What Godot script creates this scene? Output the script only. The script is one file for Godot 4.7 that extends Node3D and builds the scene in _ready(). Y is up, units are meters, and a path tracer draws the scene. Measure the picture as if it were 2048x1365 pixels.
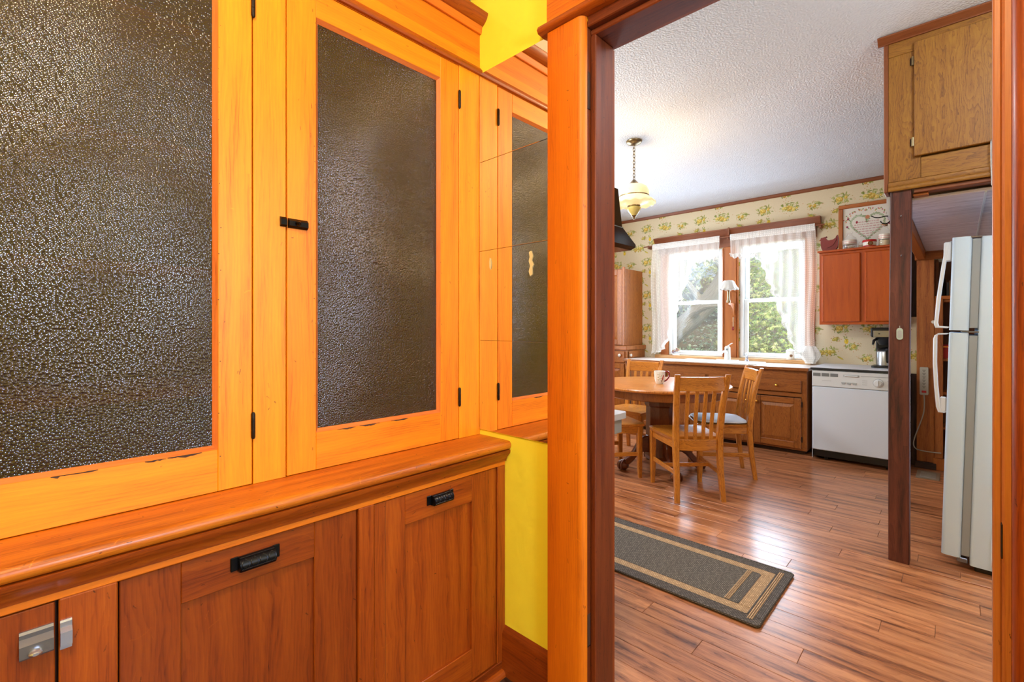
extends Node3D

# ---------------------------------------------------------------- geometry
class Geo:
	var v := PackedVector3Array()
	var n := PackedVector3Array()
	var uv := PackedVector2Array()
	var uo := Vector2.ZERO
	var xf := Transform3D.IDENTITY

	func vert(p: Vector3, nn: Vector3, t: Vector2) -> void:
		v.append(xf * p)
		n.append((xf.basis * nn).normalized())
		uv.append(t + uo)

	func tri(a: Vector3, b: Vector3, c: Vector3, na: Vector3, nb: Vector3, nc: Vector3, ta: Vector2, tb: Vector2, tc: Vector2) -> void:
		if (b - a).cross(c - a).dot(na + nb + nc) > 0.0:
			vert(a, na, ta); vert(c, nc, tc); vert(b, nb, tb)
		else:
			vert(a, na, ta); vert(b, nb, tb); vert(c, nc, tc)

	func quad(a: Vector3, b: Vector3, c: Vector3, d: Vector3, nn: Vector3, ta: Vector2, tb: Vector2, tc: Vector2, td: Vector2) -> void:
		tri(a, b, c, nn, nn, nn, ta, tb, tc)
		tri(a, c, d, nn, nn, nn, ta, tc, td)

	# chamfered box; g is the axis the grain runs along
	func box(lo: Vector3, hi: Vector3, bev := 0.003, g := 1) -> Geo:
		var c := (lo + hi) * 0.5
		var h := (hi - lo).abs() * 0.5
		bev = minf(bev, minf(h.x, minf(h.y, h.z)) * 0.8)
		var pt := func(sg: Vector3, k: int) -> Vector3:   # the corner's point on the face across axis k
			var p := h - Vector3(bev, bev, bev)
			p[k] = h[k]
			return c + p * sg
		var tx := func(p: Vector3, k: int) -> Vector2:
			var q := p - lo
			if k == g:
				return Vector2(q[(k + 1) % 3] * 0.2, q[(k + 2) % 3])
			return Vector2(q[g], q[3 - g - k] + 0.37 * k)
		for k in 3:
			var a := (k + 1) % 3
			var b := (k + 2) % 3
			for s in [-1.0, 1.0]:
				var nn := Vector3.ZERO
				nn[k] = s
				var q := []
				for e in [[-1, -1], [1, -1], [1, 1], [-1, 1]]:
					var sg := Vector3.ZERO
					sg[k] = s; sg[a] = e[0]; sg[b] = e[1]
					q.append(pt.call(sg, k))
				quad(q[0], q[1], q[2], q[3], nn, tx.call(q[0], k), tx.call(q[1], k), tx.call(q[2], k), tx.call(q[3], k))
		if bev <= 0.0:
			return self
		for k in 3:                                     # edges that run along axis k
			var a := (k + 1) % 3
			var b := (k + 2) % 3
			var f := a if a != g else b
			for sa in [-1.0, 1.0]:
				for sb in [-1.0, 1.0]:
					var s0 := Vector3.ZERO
					s0[a] = sa; s0[b] = sb; s0[k] = -1
					var s1 := s0
					s1[k] = 1
					var nn := Vector3.ZERO
					nn[a] = sa; nn[b] = sb
					var q := [pt.call(s0, a), pt.call(s1, a), pt.call(s1, b), pt.call(s0, b)]
					quad(q[0], q[1], q[2], q[3], nn.normalized(), tx.call(q[0], f), tx.call(q[1], f), tx.call(q[2], f), tx.call(q[3], f))
		for x in [-1.0, 1.0]:
			for y in [-1.0, 1.0]:
				for z in [-1.0, 1.0]:
					var sg := Vector3(x, y, z)
					var nn := sg.normalized()
					var f := (g + 1) % 3
					var q := [pt.call(sg, 0), pt.call(sg, 1), pt.call(sg, 2)]
					tri(q[0], q[1], q[2], nn, nn, nn, tx.call(q[0], f), tx.call(q[1], f), tx.call(q[2], f))
		return self

	# a skin over rings of points; neighbouring faces that meet at less than the crease angle are shaded smooth
	func loft(rings: Array, cap := true, crease := 0.75, closed := true, face := Vector3.ZERO, endless := false) -> Geo:
		var R := rings.size()
		var N: int = rings[0].size()
		var NI := R if endless else R - 1
		var NJ := N if closed else N - 1
		var fn := []
		var vote := 0.0
		var cen := []
		for r in rings:
			var m := Vector3.ZERO
			for p in r:
				m += p
			cen.append(m / N)
		for i in NI:
			var row := PackedVector3Array()
			var r0: PackedVector3Array = rings[i]
			var r1: PackedVector3Array = rings[(i + 1) % R]
			for j in NJ:
				var j1 := (j + 1) % N
				var d := (r1[j1] - r0[j]).cross(r1[j] - r0[j1])
				var l := d.length()
				d = d / l if l > 1e-12 else Vector3.ZERO
				row.append(d)
				if face != Vector3.ZERO:
					vote += d.dot(face) * l
				else:
					vote += d.dot((r0[j] + r1[j1]) * 0.5 - (cen[i] + cen[(i + 1) % R]) * 0.5) * l
			fn.append(row)
		var s := 1.0 if vote >= 0.0 else -1.0
		var us := PackedFloat32Array([0.0])
		for i in range(1, R + 1):
			us.append(us[i - 1] + cen[i % R].distance_to(cen[(i - 1) % R]) if N > 2 and cen[i % R].distance_to(cen[(i - 1) % R]) > rings[i % R][0].distance_to(rings[(i - 1) % R][0]) * 0.3 else us[i - 1] + rings[i % R][0].distance_to(rings[(i - 1) % R][0]))
		var best := 0
		for i in R:
			if girth(rings[i], closed) > girth(rings[best], closed):
				best = i
		var vs := PackedFloat32Array([0.0])
		for j in range(1, N + 1):
			vs.append(vs[j - 1] + rings[best][j % N].distance_to(rings[best][j - 1]))
		for i in NI:
			var r0: PackedVector3Array = rings[i]
			var r1: PackedVector3Array = rings[(i + 1) % R]
			for j in NJ:
				var d: Vector3 = fn[i][j]
				if d == Vector3.ZERO:
					continue
				var j1 := (j + 1) % N
				var q := []
				for e in [[0, 0], [0, 1], [1, 1], [1, 0]]:
					var sum := Vector3.ZERO
					for di in [-1, 0]:
						for dj in [-1, 0]:
							var a: int = i + e[0] + di
							var b: int = j + e[1] + dj
							if endless:
								a = posmod(a, NI)
							if closed:
								b = posmod(b, NJ)
							if a < 0 or a >= NI or b < 0 or b >= NJ:
								continue
							var o: Vector3 = fn[a][b]
							if o.dot(d) > crease:
								sum += o
					q.append(sum.normalized() * s)
				var t := [Vector2(us[i], vs[j]), Vector2(us[i], vs[j + 1]), Vector2(us[i + 1], vs[j + 1]), Vector2(us[i + 1], vs[j])]
				tri(r0[j], r0[j1], r1[j1], q[0], q[1], q[2], t[0], t[1], t[2])
				tri(r0[j], r1[j1], r1[j], q[0], q[2], q[3], t[0], t[2], t[3])
		if cap and closed and not endless:
			for e in [0, R - 1]:
				var r: PackedVector3Array = rings[e]
				var m: Vector3 = cen[e]
				var out: Vector3 = (cen[e] - cen[1 if e == 0 else R - 2]).normalized()
				var nn := Vector3.ZERO
				for j in N:
					nn += (r[j] - m).cross(r[(j + 1) % N] - m)
				nn = nn.normalized()
				if nn.dot(out) < 0.0:
					nn = -nn
				var ax := nn.cross(Vector3.UP if absf(nn.y) < 0.9 else Vector3.RIGHT).normalized()
				var ay := nn.cross(ax)
				for j in N:
					var p := r[j]
					var p1 := r[(j + 1) % N]
					tri(m, p, p1, nn, nn, nn, Vector2.ZERO, Vector2((p - m).dot(ax) * 0.3, (p - m).dot(ay)), Vector2((p1 - m).dot(ax) * 0.3, (p1 - m).dot(ay)))
		return self

	static func girth(r: PackedVector3Array, closed: bool) -> float:
		var l := 0.0
		for j in r.size() - (0 if closed else 1):
			l += r[j].distance_to(r[(j + 1) % r.size()])
		return l

	# profile of (radius, height) turned round the y axis through c
	func lathe(c: Vector3, prof: Array, seg := 24, crease := 0.75) -> Geo:
		var rings := []
		for p in prof:
			var r := PackedVector3Array()
			for k in seg:
				var a := TAU * k / seg
				r.append(c + Vector3(cos(a) * maxf(p[0], 0.0002), p[1], sin(a) * maxf(p[0], 0.0002)))
			rings.append(r)
		return loft(rings, true, crease)

	# round bar along points; radii: one number or one for each point
	func tube(path: Array, rad, seg := 10, flat := 1.0, cap := true) -> Geo:
		var rings := []
		var t0: Vector3 = (path[1] - path[0]).normalized()
		var side := t0.cross(Vector3.UP if absf(t0.y) < 0.95 else Vector3.RIGHT).normalized()
		for i in path.size():
			var t: Vector3 = (path[mini(i + 1, path.size() - 1)] - path[maxi(i - 1, 0)]).normalized()
			side = (side - t * side.dot(t)).normalized()
			var up := t.cross(side)
			var r: float = rad[i] if rad is Array else rad
			var ring := PackedVector3Array()
			for k in seg:
				var a := TAU * k / seg
				ring.append(path[i] + side * cos(a) * r + up * sin(a) * r * flat)
			rings.append(ring)
		return loft(rings, cap, 0.5)

	# closed 2D outline on the plane of axes ax, ay, pushed from o along d
	func extrude(outline: Array, o: Vector3, ax: Vector3, ay: Vector3, d: Vector3, crease := 0.8, steps := 1) -> Geo:
		var rings := []
		for s in steps + 1:
			var r := PackedVector3Array()
			for p in outline:
				r.append(o + ax * p[0] + ay * p[1] + d * (float(s) / steps))
			rings.append(r)
		loft(rings, false, crease)
		var poly := PackedVector2Array()
		for p in outline:
			poly.append(Vector2(p[0], p[1]))
		var idx := Geometry2D.triangulate_polygon(poly)
		for e in 2:
			var nn := -d.normalized() if e == 0 else d.normalized()
			var r: PackedVector3Array = rings[0 if e == 0 else steps]
			for k in range(0, idx.size(), 3):
				var t := []
				for m in 3:
					t.append(Vector2(poly[idx[k + m]].x, poly[idx[k + m]].y))
				tri(r[idx[k]], r[idx[k + 1]], r[idx[k + 2]], nn, nn, nn, t[0], t[1], t[2])
		return self

	# squared bar with chamfered corners through stations [centre, width along wx, depth along wz]
	func bar(st: Array, wx: Vector3, wz: Vector3, ch := 0.004) -> Geo:
		var rings := []
		for s in st:
			var a: float = s[1] * 0.5
			var b: float = s[2] * 0.5
			var c := minf(ch, minf(a, b) * 0.6)
			var r := PackedVector3Array()
			for e in [[a - c, b], [a, b - c], [a, -b + c], [a - c, -b], [-a + c, -b], [-a, -b + c], [-a, b - c], [-a + c, b]]:
				r.append(s[0] + wx * e[0] + wz * e[1])
			rings.append(r)
		return loft(rings, true, 0.85)

	func mesh() -> ArrayMesh:
		var a := []
		a.resize(Mesh.ARRAY_MAX)
		a[Mesh.ARRAY_VERTEX] = v
		a[Mesh.ARRAY_NORMAL] = n
		a[Mesh.ARRAY_TEX_UV] = uv
		var s := SurfaceTool.new()
		s.create_from_arrays(a)
		s.index()
		s.generate_tangents()
		return s.commit()

# ---------------------------------------------------------------- naming
var rng := RandomNumberGenerator.new()
var M := {}
var taken := {}

func numbered(called: String) -> String:
	if not taken.has(called):
		taken[called] = 0
		return called
	taken[called] += 1
	return "%s_%03d" % [called, taken[called]]

func tag(o: Node3D, label: String, category: String, group := "") -> Node3D:
	o.set_meta("label", label)
	o.set_meta("category", category)
	if group:
		o.set_meta("group", group)
	return o

func thing(called: String, label: String, category: String, at := Vector3.ZERO, group := "") -> Node3D:
	var o := Node3D.new()
	o.name = numbered(called)
	add_child(o)
	o.position = at
	return tag(o, label, category, group)

func setting(called: String, at := Vector3.ZERO) -> Node3D:
	var o := Node3D.new()
	o.name = numbered(called)
	add_child(o)
	o.position = at
	o.set_meta("kind", "structure")
	return o

func origin(p: Node) -> Vector3:
	var s := Vector3.ZERO
	while p and p != self:
		s += p.position
		p = p.get_parent()
	return s

# one named mesh; g holds places in the world, parent stands unturned while it is built
func part(called: String, g: Geo, m, parent: Node3D = null) -> MeshInstance3D:
	var o := MeshInstance3D.new()
	o.name = called if parent else numbered(called)
	var host: Node3D = parent if parent else self
	var lo := g.v[0]
	var hi := g.v[0]
	for p in g.v:
		lo = lo.min(p)
		hi = hi.max(p)
	var at := Vector3((lo.x + hi.x) * 0.5, lo.y, (lo.z + hi.z) * 0.5)
	for i in g.v.size():
		g.v[i] -= at
	o.mesh = g.mesh()
	o.material_override = M[m] if m is String else m
	o.position = at - origin(parent)
	host.add_child(o, true)
	return o

func struct(called: String, g: Geo, m, parent: Node3D = null) -> MeshInstance3D:
	var o := part(called, g, m, parent)
	if parent == null:
		o.set_meta("kind", "structure")
	return o

func G() -> Geo:
	var g := Geo.new()
	g.uo = Vector2(rng.randf() * 3.0, rng.randf() * 3.0)
	return g

func V(x: float, y: float, z: float) -> Vector3:
	return Vector3(x, y, z)

func board(called: String, lo: Vector3, hi: Vector3, m, parent: Node3D = null, grain := 1, bev := 0.003) -> MeshInstance3D:
	return part(called, G().box(lo.min(hi), lo.max(hi), bev, grain), m, parent)

func wall(called: String, lo: Vector3, hi: Vector3, m, parent: Node3D = null) -> MeshInstance3D:
	var g := Geo.new()
	g.box(lo.min(hi), lo.max(hi), 0.0, 1)
	for i in g.v.size():                                 # plain metres, so that paper runs on from wall to wall
		var nn := g.n[i]
		g.uv[i] = Vector2(g.v[i].z if absf(nn.x) > 0.5 else g.v[i].x, -g.v[i].y if absf(nn.y) < 0.5 else g.v[i].z)
	return struct(called, g, m, parent)

# rounded rectangle outline, for extrude()
func rrect(w: float, h: float, r: float, k := 4) -> Array:
	var o := []
	for c in [[1, 1, 0.0], [-1, 1, 0.5], [-1, -1, 1.0], [1, -1, 1.5]]:
		for i in k + 1:
			var a: float = PI * (c[2] + 0.5 * i / k)
			o.append([c[0] * (w * 0.5 - r) + cos(a) * r, c[1] * (h * 0.5 - r) + sin(a) * r])
	return o

# ---------------------------------------------------------------- textures and materials
# wood: rings that wander along the grain (u), fibres and slow changes of tone; cols go from early to late wood.
# 1.2 m along the grain by 0.6 m across; the noises are faded into each other near the far edges so that it repeats
func wood_tex(sd: int, cols: Array, rings: float, wander: float, fibre: float, tone: float, pores := 0.0, sharp := 2.5, ringw := 0.42) -> ImageTexture:
	var S := 720
	var a := FastNoiseLite.new()
	a.seed = sd
	a.noise_type = FastNoiseLite.TYPE_SIMPLEX
	a.frequency = 1.0
	var px := PackedByteArray()
	px.resize(S * S * 3)
	var k := 0
	var c0: Color = cols[0]
	var c1: Color = cols[1]
	var c2: Color = cols[2]
	var rr := roundf(rings * 0.6) / 0.6
	for y in S:
		var vv := y * 0.6 / S
		var ky := clampf((vv - 0.52) / 0.08, 0.0, 1.0)
		for x in S:
			var u := x * 1.2 / S
			var kx := clampf((u - 1.0) / 0.2, 0.0, 1.0)
			var w := a.get_noise_2d(u * 1.6, vv * 7.0)
			var f := a.get_noise_2d(u * 9.0 + 50.0, vv * 420.0)
			var s := a.get_noise_2d(u * 1.2 + 9.0, vv * 16.0 + 77.0)
			if ky > 0.0:
				w = lerpf(w, a.get_noise_2d(u * 1.6, (vv - 0.6) * 7.0), ky)
				s = lerpf(s, a.get_noise_2d(u * 1.2 + 9.0, (vv - 0.6) * 16.0 + 77.0), ky)
			if kx > 0.0:
				var v2 := vv - 0.6 * ky
				w = lerpf(w, a.get_noise_2d((u - 1.2) * 1.6, v2 * 7.0), kx)
				f = lerpf(f, a.get_noise_2d((u - 1.2) * 9.0 + 50.0, vv * 420.0), kx)
				s = lerpf(s, a.get_noise_2d((u - 1.2) * 1.2 + 9.0, v2 * 16.0 + 77.0), kx)
			var t := vv * rr + wander * w
			t = t - floorf(t)
			t = pow(t, sharp) if t < 0.94 else (1.0 - t) / 0.06
			var val := clampf(ringw * t + fibre * f + tone * s + 0.3, 0.0, 1.0)
			if pores > 0.0 and a.get_noise_2d(u * 30.0, vv * 700.0 + 300.0) > 0.55:
				val = minf(1.0, val + pores)
			var c := c0.lerp(c1, val * 2.0) if val < 0.5 else c1.lerp(c2, val * 2.0 - 1.0)
			px[k] = int(c.r * 255.0)
			px[k + 1] = int(c.g * 255.0)
			px[k + 2] = int(c.b * 255.0)
			k += 3
	return ImageTexture.create_from_image(Image.create_from_data(S, S, false, Image.FORMAT_RGB8, px))

# light scratches and dark dents of long use
func scuffed(t: ImageTexture, light: int, dark: int, sd: int) -> ImageTexture:
	var im := t.get_image()
	var S := im.get_width()
	var r := RandomNumberGenerator.new()
	r.seed = sd
	for k in light + dark:
		var p := Vector2(r.randf() * S, r.randf() * S)
		var lit := k < light
		var d := Vector2.from_angle(r.randf() * TAU)
		var l := r.randf_range(3.0, 44.0 if lit and r.randf() < 0.4 else 10.0)
		var bend := r.randf_range(-0.03, 0.03)
		var al := r.randf_range(0.45, 0.95) if lit else r.randf_range(0.25, 0.75)
		var c := Color(1.0, 0.98, 0.95) if lit else Color(0.22, 0.13, 0.09)
		for i in int(l):
			d = d.rotated(bend)
			p += d
			var x := posmod(int(p.x), S)
			var y := posmod(int(p.y), S)
			im.set_pixel(x, y, im.get_pixel(x, y).lerp(c, al))
			if not lit and r.randf() < 0.6:
				im.set_pixel(x, posmod(y + 1, S), im.get_pixel(x, posmod(y + 1, S)).lerp(c, al * 0.7))
	return ImageTexture.create_from_image(im)

func noise_tex(size: int, freq: float, type: int, sd: int, normal := 0.0, fractal := 3, cell := -1, ramp: Gradient = null, seamless := true) -> NoiseTexture2D:
	var f := FastNoiseLite.new()
	f.noise_type = type
	f.frequency = freq
	f.seed = sd
	if fractal > 0:
		f.fractal_octaves = fractal
	else:
		f.fractal_type = FastNoiseLite.FRACTAL_NONE
	if cell >= 0:
		f.cellular_return_type = cell
		f.cellular_jitter = 0.9
	var t := NoiseTexture2D.new()
	t.width = size
	t.height = size
	t.seamless = seamless
	t.seamless_blend_skirt = 0.15
	t.noise = f
	if ramp:
		t.color_ramp = ramp
	if normal > 0.0:
		t.as_normal_map = true
		t.bump_strength = normal
	return t

func mat(called: String, c: Color, rough := 0.6, metal := 0.0) -> StandardMaterial3D:
	var m := StandardMaterial3D.new()
	m.resource_name = called
	m.albedo_color = c
	m.roughness = rough
	m.metallic = metal
	M[called] = m
	return m

func wood(called: String, tex: Texture2D, tint: Color, rough := 0.35, bump := 0.02, coat := 0.0) -> StandardMaterial3D:
	var m := mat(called, tint, rough)
	m.albedo_texture = tex
	m.uv1_scale = Vector3(1.0 / 1.2, 1.0 / 0.6, 1.0)
	if bump != 0.0:
		m.heightmap_enabled = true
		m.heightmap_texture = tex
		m.heightmap_scale = bump
	if coat > 0.0:
		m.clearcoat_enabled = true
		m.clearcoat = coat
		m.clearcoat_roughness = 0.15
	return m

func blob(im: Image, cx: float, cy: float, rx: float, ry: float, ang: float, c: Color, al := 1.0) -> void:
	var w := im.get_width()
	var h := im.get_height()
	var r := int(ceilf(maxf(rx, ry))) + 1
	var ca := cos(ang)
	var sa := sin(ang)
	for y in range(int(cy) - r, int(cy) + r + 1):
		for x in range(int(cx) - r, int(cx) + r + 1):
			var dx := x - cx
			var dy := y - cy
			var p := (dx * ca + dy * sa) / rx
			var q := (-dx * sa + dy * ca) / ry
			var d := p * p + q * q
			if d < 1.0:
				var k := al * clampf((1.0 - d) * 4.0, 0.0, 1.0)
				var X := posmod(x, w)
				var Y := posmod(y, h)
				im.set_pixel(X, Y, im.get_pixel(X, Y).lerp(c, k))

# kitchen paper: cream ground, sprays of lemons, leaves, pitchers and pale buds
func wallpaper_tex() -> ImageTexture:
	var W := 700
	var H := 430
	var im := Image.create(W, H, false, Image.FORMAT_RGB8)
	im.fill(Color(0.84, 0.785, 0.665))
	var r := RandomNumberGenerator.new()
	r.seed = 5
	for k in 5000:                                       # linen fleck
		var x := r.randi() % W
		var y := r.randi() % H
		var c := Color(0.87, 0.79, 0.65) if r.randf() < 0.5 else Color(0.93, 0.87, 0.75)
		im.fill_rect(Rect2i(x, y, 1 + r.randi() % 4, 1), c)
	var leaf := [Color(0.52, 0.57, 0.24), Color(0.64, 0.66, 0.34), Color(0.44, 0.48, 0.20), Color(0.70, 0.69, 0.44)]
	var fruit := [Color(0.80, 0.67, 0.24), Color(0.74, 0.58, 0.20), Color(0.85, 0.75, 0.38), Color(0.68, 0.62, 0.24)]
	var bud := [Color(0.80, 0.55, 0.38), Color(0.70, 0.45, 0.18), Color(0.62, 0.46, 0.16)]
	# [x, y, size, leaves, fruits, buds]
	var spots := [[105, 90, 88, 46, 12, 9], [330, 110, 60, 26, 6, 12], [560, 85, 80, 44, 8, 9], [190, 285, 58, 24, 5, 10], [430, 320, 92, 30, 14, 7], [650, 270, 56, 26, 4, 12], [60, 375, 52, 20, 3, 12], [300, 215, 30, 12, 2, 10], [520, 200, 32, 14, 2, 10]]
	for s in spots:
		for k in s[3]:
			var a := r.randf() * TAU
			var d: float = s[2] * sqrt(r.randf()) * 1.05
			blob(im, s[0] + cos(a) * d, s[1] + sin(a) * d * 0.62, 8.0 + r.randf() * 16.0, 3.0 + r.randf() * 4.5, r.randf() * PI, leaf[r.randi() % 4], 0.8)
		for k in s[4]:
			var a := r.randf() * TAU
			var d: float = s[2] * r.randf() * 0.8
			var x: float = s[0] + cos(a) * d
			var y: float = s[1] + sin(a) * d * 0.5 + 6.0
			var q := 12.0 + r.randf() * 11.0
			blob(im, x, y, q, q * 0.78, r.randf() * PI, fruit[r.randi() % 4], 0.95)
			blob(im, x - q * 0.25, y - q * 0.25, q * 0.5, q * 0.35, 0.5, Color(0.93, 0.86, 0.52), 0.7)
			blob(im, x + q * 0.3, y + q * 0.35, q * 0.5, q * 0.25, 0.4, Color(0.60, 0.50, 0.18), 0.5)
		for k in s[5] + 6:
			var a := r.randf() * TAU
			var d: float = s[2] * (0.7 + r.randf() * 0.8)
			blob(im, s[0] + cos(a) * d, s[1] + sin(a) * d * 0.7, 3.0 + r.randf() * 6.0, 2.0 + r.randf() * 3.0, r.randf() * PI, bud[r.randi() % 3], 0.6)
	# a yellow pitcher and a cob with its husk
	for k in 2:
		var x := 230.0 + k * 370.0
		var y := 370.0 - k * 150.0
		blob(im, x, y, 18, 25, 0, Color(0.86, 0.72, 0.12), 1.0)
		blob(im, x - 6, y - 4, 5, 18, 0, Color(0.95, 0.85, 0.35), 0.8)
		blob(im, x, y - 24, 15, 5, 0, Color(0.62, 0.5, 0.1), 1.0)
		for i in 10:
			blob(im, x + r.randfn() * 14.0, y - 36.0 + r.randfn() * 9.0, 9, 3.5, r.randf() * PI, leaf[r.randi() % 4], 0.9)
	for k in 2:
		var x := 300.0 + k * 250.0
		var y := 215.0 + k * 170.0
		blob(im, x, y, 32, 8, 0.55, Color(0.62, 0.62, 0.2), 0.95)
		blob(im, x + 6, y + 4, 22, 5, 0.6, Color(0.84, 0.72, 0.26), 0.95)
	return ImageTexture.create_from_image(im)

func weave_tex(c0: Color, c1: Color, sd: int) -> ImageTexture:
	var S := 128
	var im := Image.create(S, S, false, Image.FORMAT_RGB8)
	var r := RandomNumberGenerator.new()
	r.seed = sd
	var tone := []
	for k in 1024:
		tone.append(r.randf())
	for y in S:
		for x in S:
			var cx := x / 16
			var cy := y / 8
			var fx := fposmod(x + (8 if cy % 2 else 0), 16.0) / 16.0
			var fy := fposmod(float(y), 8.0) / 8.0
			var k: float = tone[(posmod(x + (8 if cy % 2 else 0), S) / 16 + cy * 8) % 1024]
			var hgt := sin(fx * PI) * sin(fy * PI)
			var c := c0.lerp(c1, clampf(0.15 + hgt * 0.7 * (0.5 + k * 0.7) + (r.randf() - 0.5) * 0.25, 0, 1))
			im.set_pixel(x, y, c)
	return ImageTexture.create_from_image(im)

func lace_tex(dense: bool) -> ImageTexture:
	var S := 128
	var im := Image.create(S, S, false, Image.FORMAT_RGBA8)
	for y in S:
		for x in S:
			var a := 0.36
			var d1 := absf(fposmod(x + y, 16.0) - 8.0)
			var d2 := absf(fposmod(x - y, 16.0) - 8.0)
			if minf(d1, d2) < 1.6:
				a = 0.78
			var px := fposmod(float(x), 32.0) - 16.0
			var py := fposmod(float(y), 32.0) - 16.0
			if px * px + py * py < (60.0 if dense else 24.0):
				a = 0.95
			if dense:
				a = minf(1.0, a + 0.22)
			im.set_pixel(x, y, Color(0.97, 0.965, 0.95, a))
	return ImageTexture.create_from_image(im)

# framed verse: a heart wreath with red script lines, too small in the picture to read
func sampler_tex() -> ImageTexture:
	var W := 320
	var H := 260
	var im := Image.create(W, H, false, Image.FORMAT_RGB8)
	im.fill(Color(0.88, 0.86, 0.82))
	var r := RandomNumberGenerator.new()
	r.seed = 11
	for k in 900:
		var t := TAU * k / 900.0
		var x := 160.0 + 6.6 * 16.0 * pow(sin(t), 3)
		var y := 122.0 - 5.6 * (13.0 * cos(t) - 5.0 * cos(2 * t) - 2.0 * cos(3 * t) - cos(4 * t))
		blob(im, x, y, 5.5, 5.5, 0, Color(0.70, 0.74, 0.62), 0.6)
		if k % 6 == 0:
			blob(im, x + r.randfn() * 4, y + r.randfn() * 4, 6, 2.5, r.randf() * PI, Color(0.42, 0.52, 0.34), 0.8)
	for k in 46:
		var a := PI + PI * k / 45.0
		var x := 160.0 + cos(a) * 138.0
		var y := 96.0 + sin(a) * 78.0
		var c: Color = [Color(0.72, 0.35, 0.35), Color(0.85, 0.62, 0.42), Color(0.45, 0.55, 0.30)][k % 3]
		blob(im, x + r.randfn() * 8, y + r.randfn() * 6, 6, 4, r.randf() * PI, c, 0.85)
	blob(im, 160, 70, 15, 13, 0, Color(0.78, 0.50, 0.36), 1.0)
	for s in [[36, 70], [282, 60], [30, 120], [292, 124]]:
		blob(im, s[0], s[1], 8, 7, 0.4, Color(0.55, 0.22, 0.32), 1.0)
		blob(im, s[0] + 9, s[1] + 9, 8, 3, 0.8, Color(0.42, 0.52, 0.32), 1.0)
	for line in 7:
		var half := [62.0, 84.0, 90.0, 86.0, 74.0, 56.0, 30.0][line] as float
		var y := 98.0 + line * 15.0
		var x := 160.0 - half
		while x < 160.0 + half:
			var l := 8.0 + r.randf() * 14.0
			for k in int(l):
				blob(im, x + k, y + sin(k * 1.3 + line) * 2.4, 1.25, 1.25, 0, Color(0.66, 0.25, 0.28), 0.6)
			x += l + 5.0
	blob(im, 92, 96, 7, 9, 0.3, Color(0.62, 0.15, 0.2), 1.0)
	return ImageTexture.create_from_image(im)

func mug_tex() -> ImageTexture:
	var W := 512
	var H := 128
	var im := Image.create(W, H, false, Image.FORMAT_RGB8)
	im.fill(Color(0.93, 0.93, 0.91))
	for k in 2:
		var x := 130.0 + k * 256.0
		blob(im, x, 70, 10, 26, -0.4, Color(0.75, 0.09, 0.07), 1.0)
		blob(im, x - 9, 48, 11, 9, 0, Color(0.78, 0.10, 0.08), 1.0)
		blob(im, x - 14, 52, 5, 4, 0, Color(0.15, 0.08, 0.05), 1.0)
		blob(im, x + 12, 94, 5, 18, -0.4, Color(0.42, 0.07, 0.06), 1.0)
		for i in 9:
			blob(im, x + 50 + sin(i * 2.1) * 26, 30 + i * 8, 9, 3, i * 0.7, Color(0.45, 0.5, 0.2), 0.9)
			blob(im, x + 62 + cos(i * 1.7) * 24, 34 + i * 7, 3.5, 3.5, 0, Color(0.75, 0.42, 0.12), 0.9)
	return ImageTexture.create_from_image(im)

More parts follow.
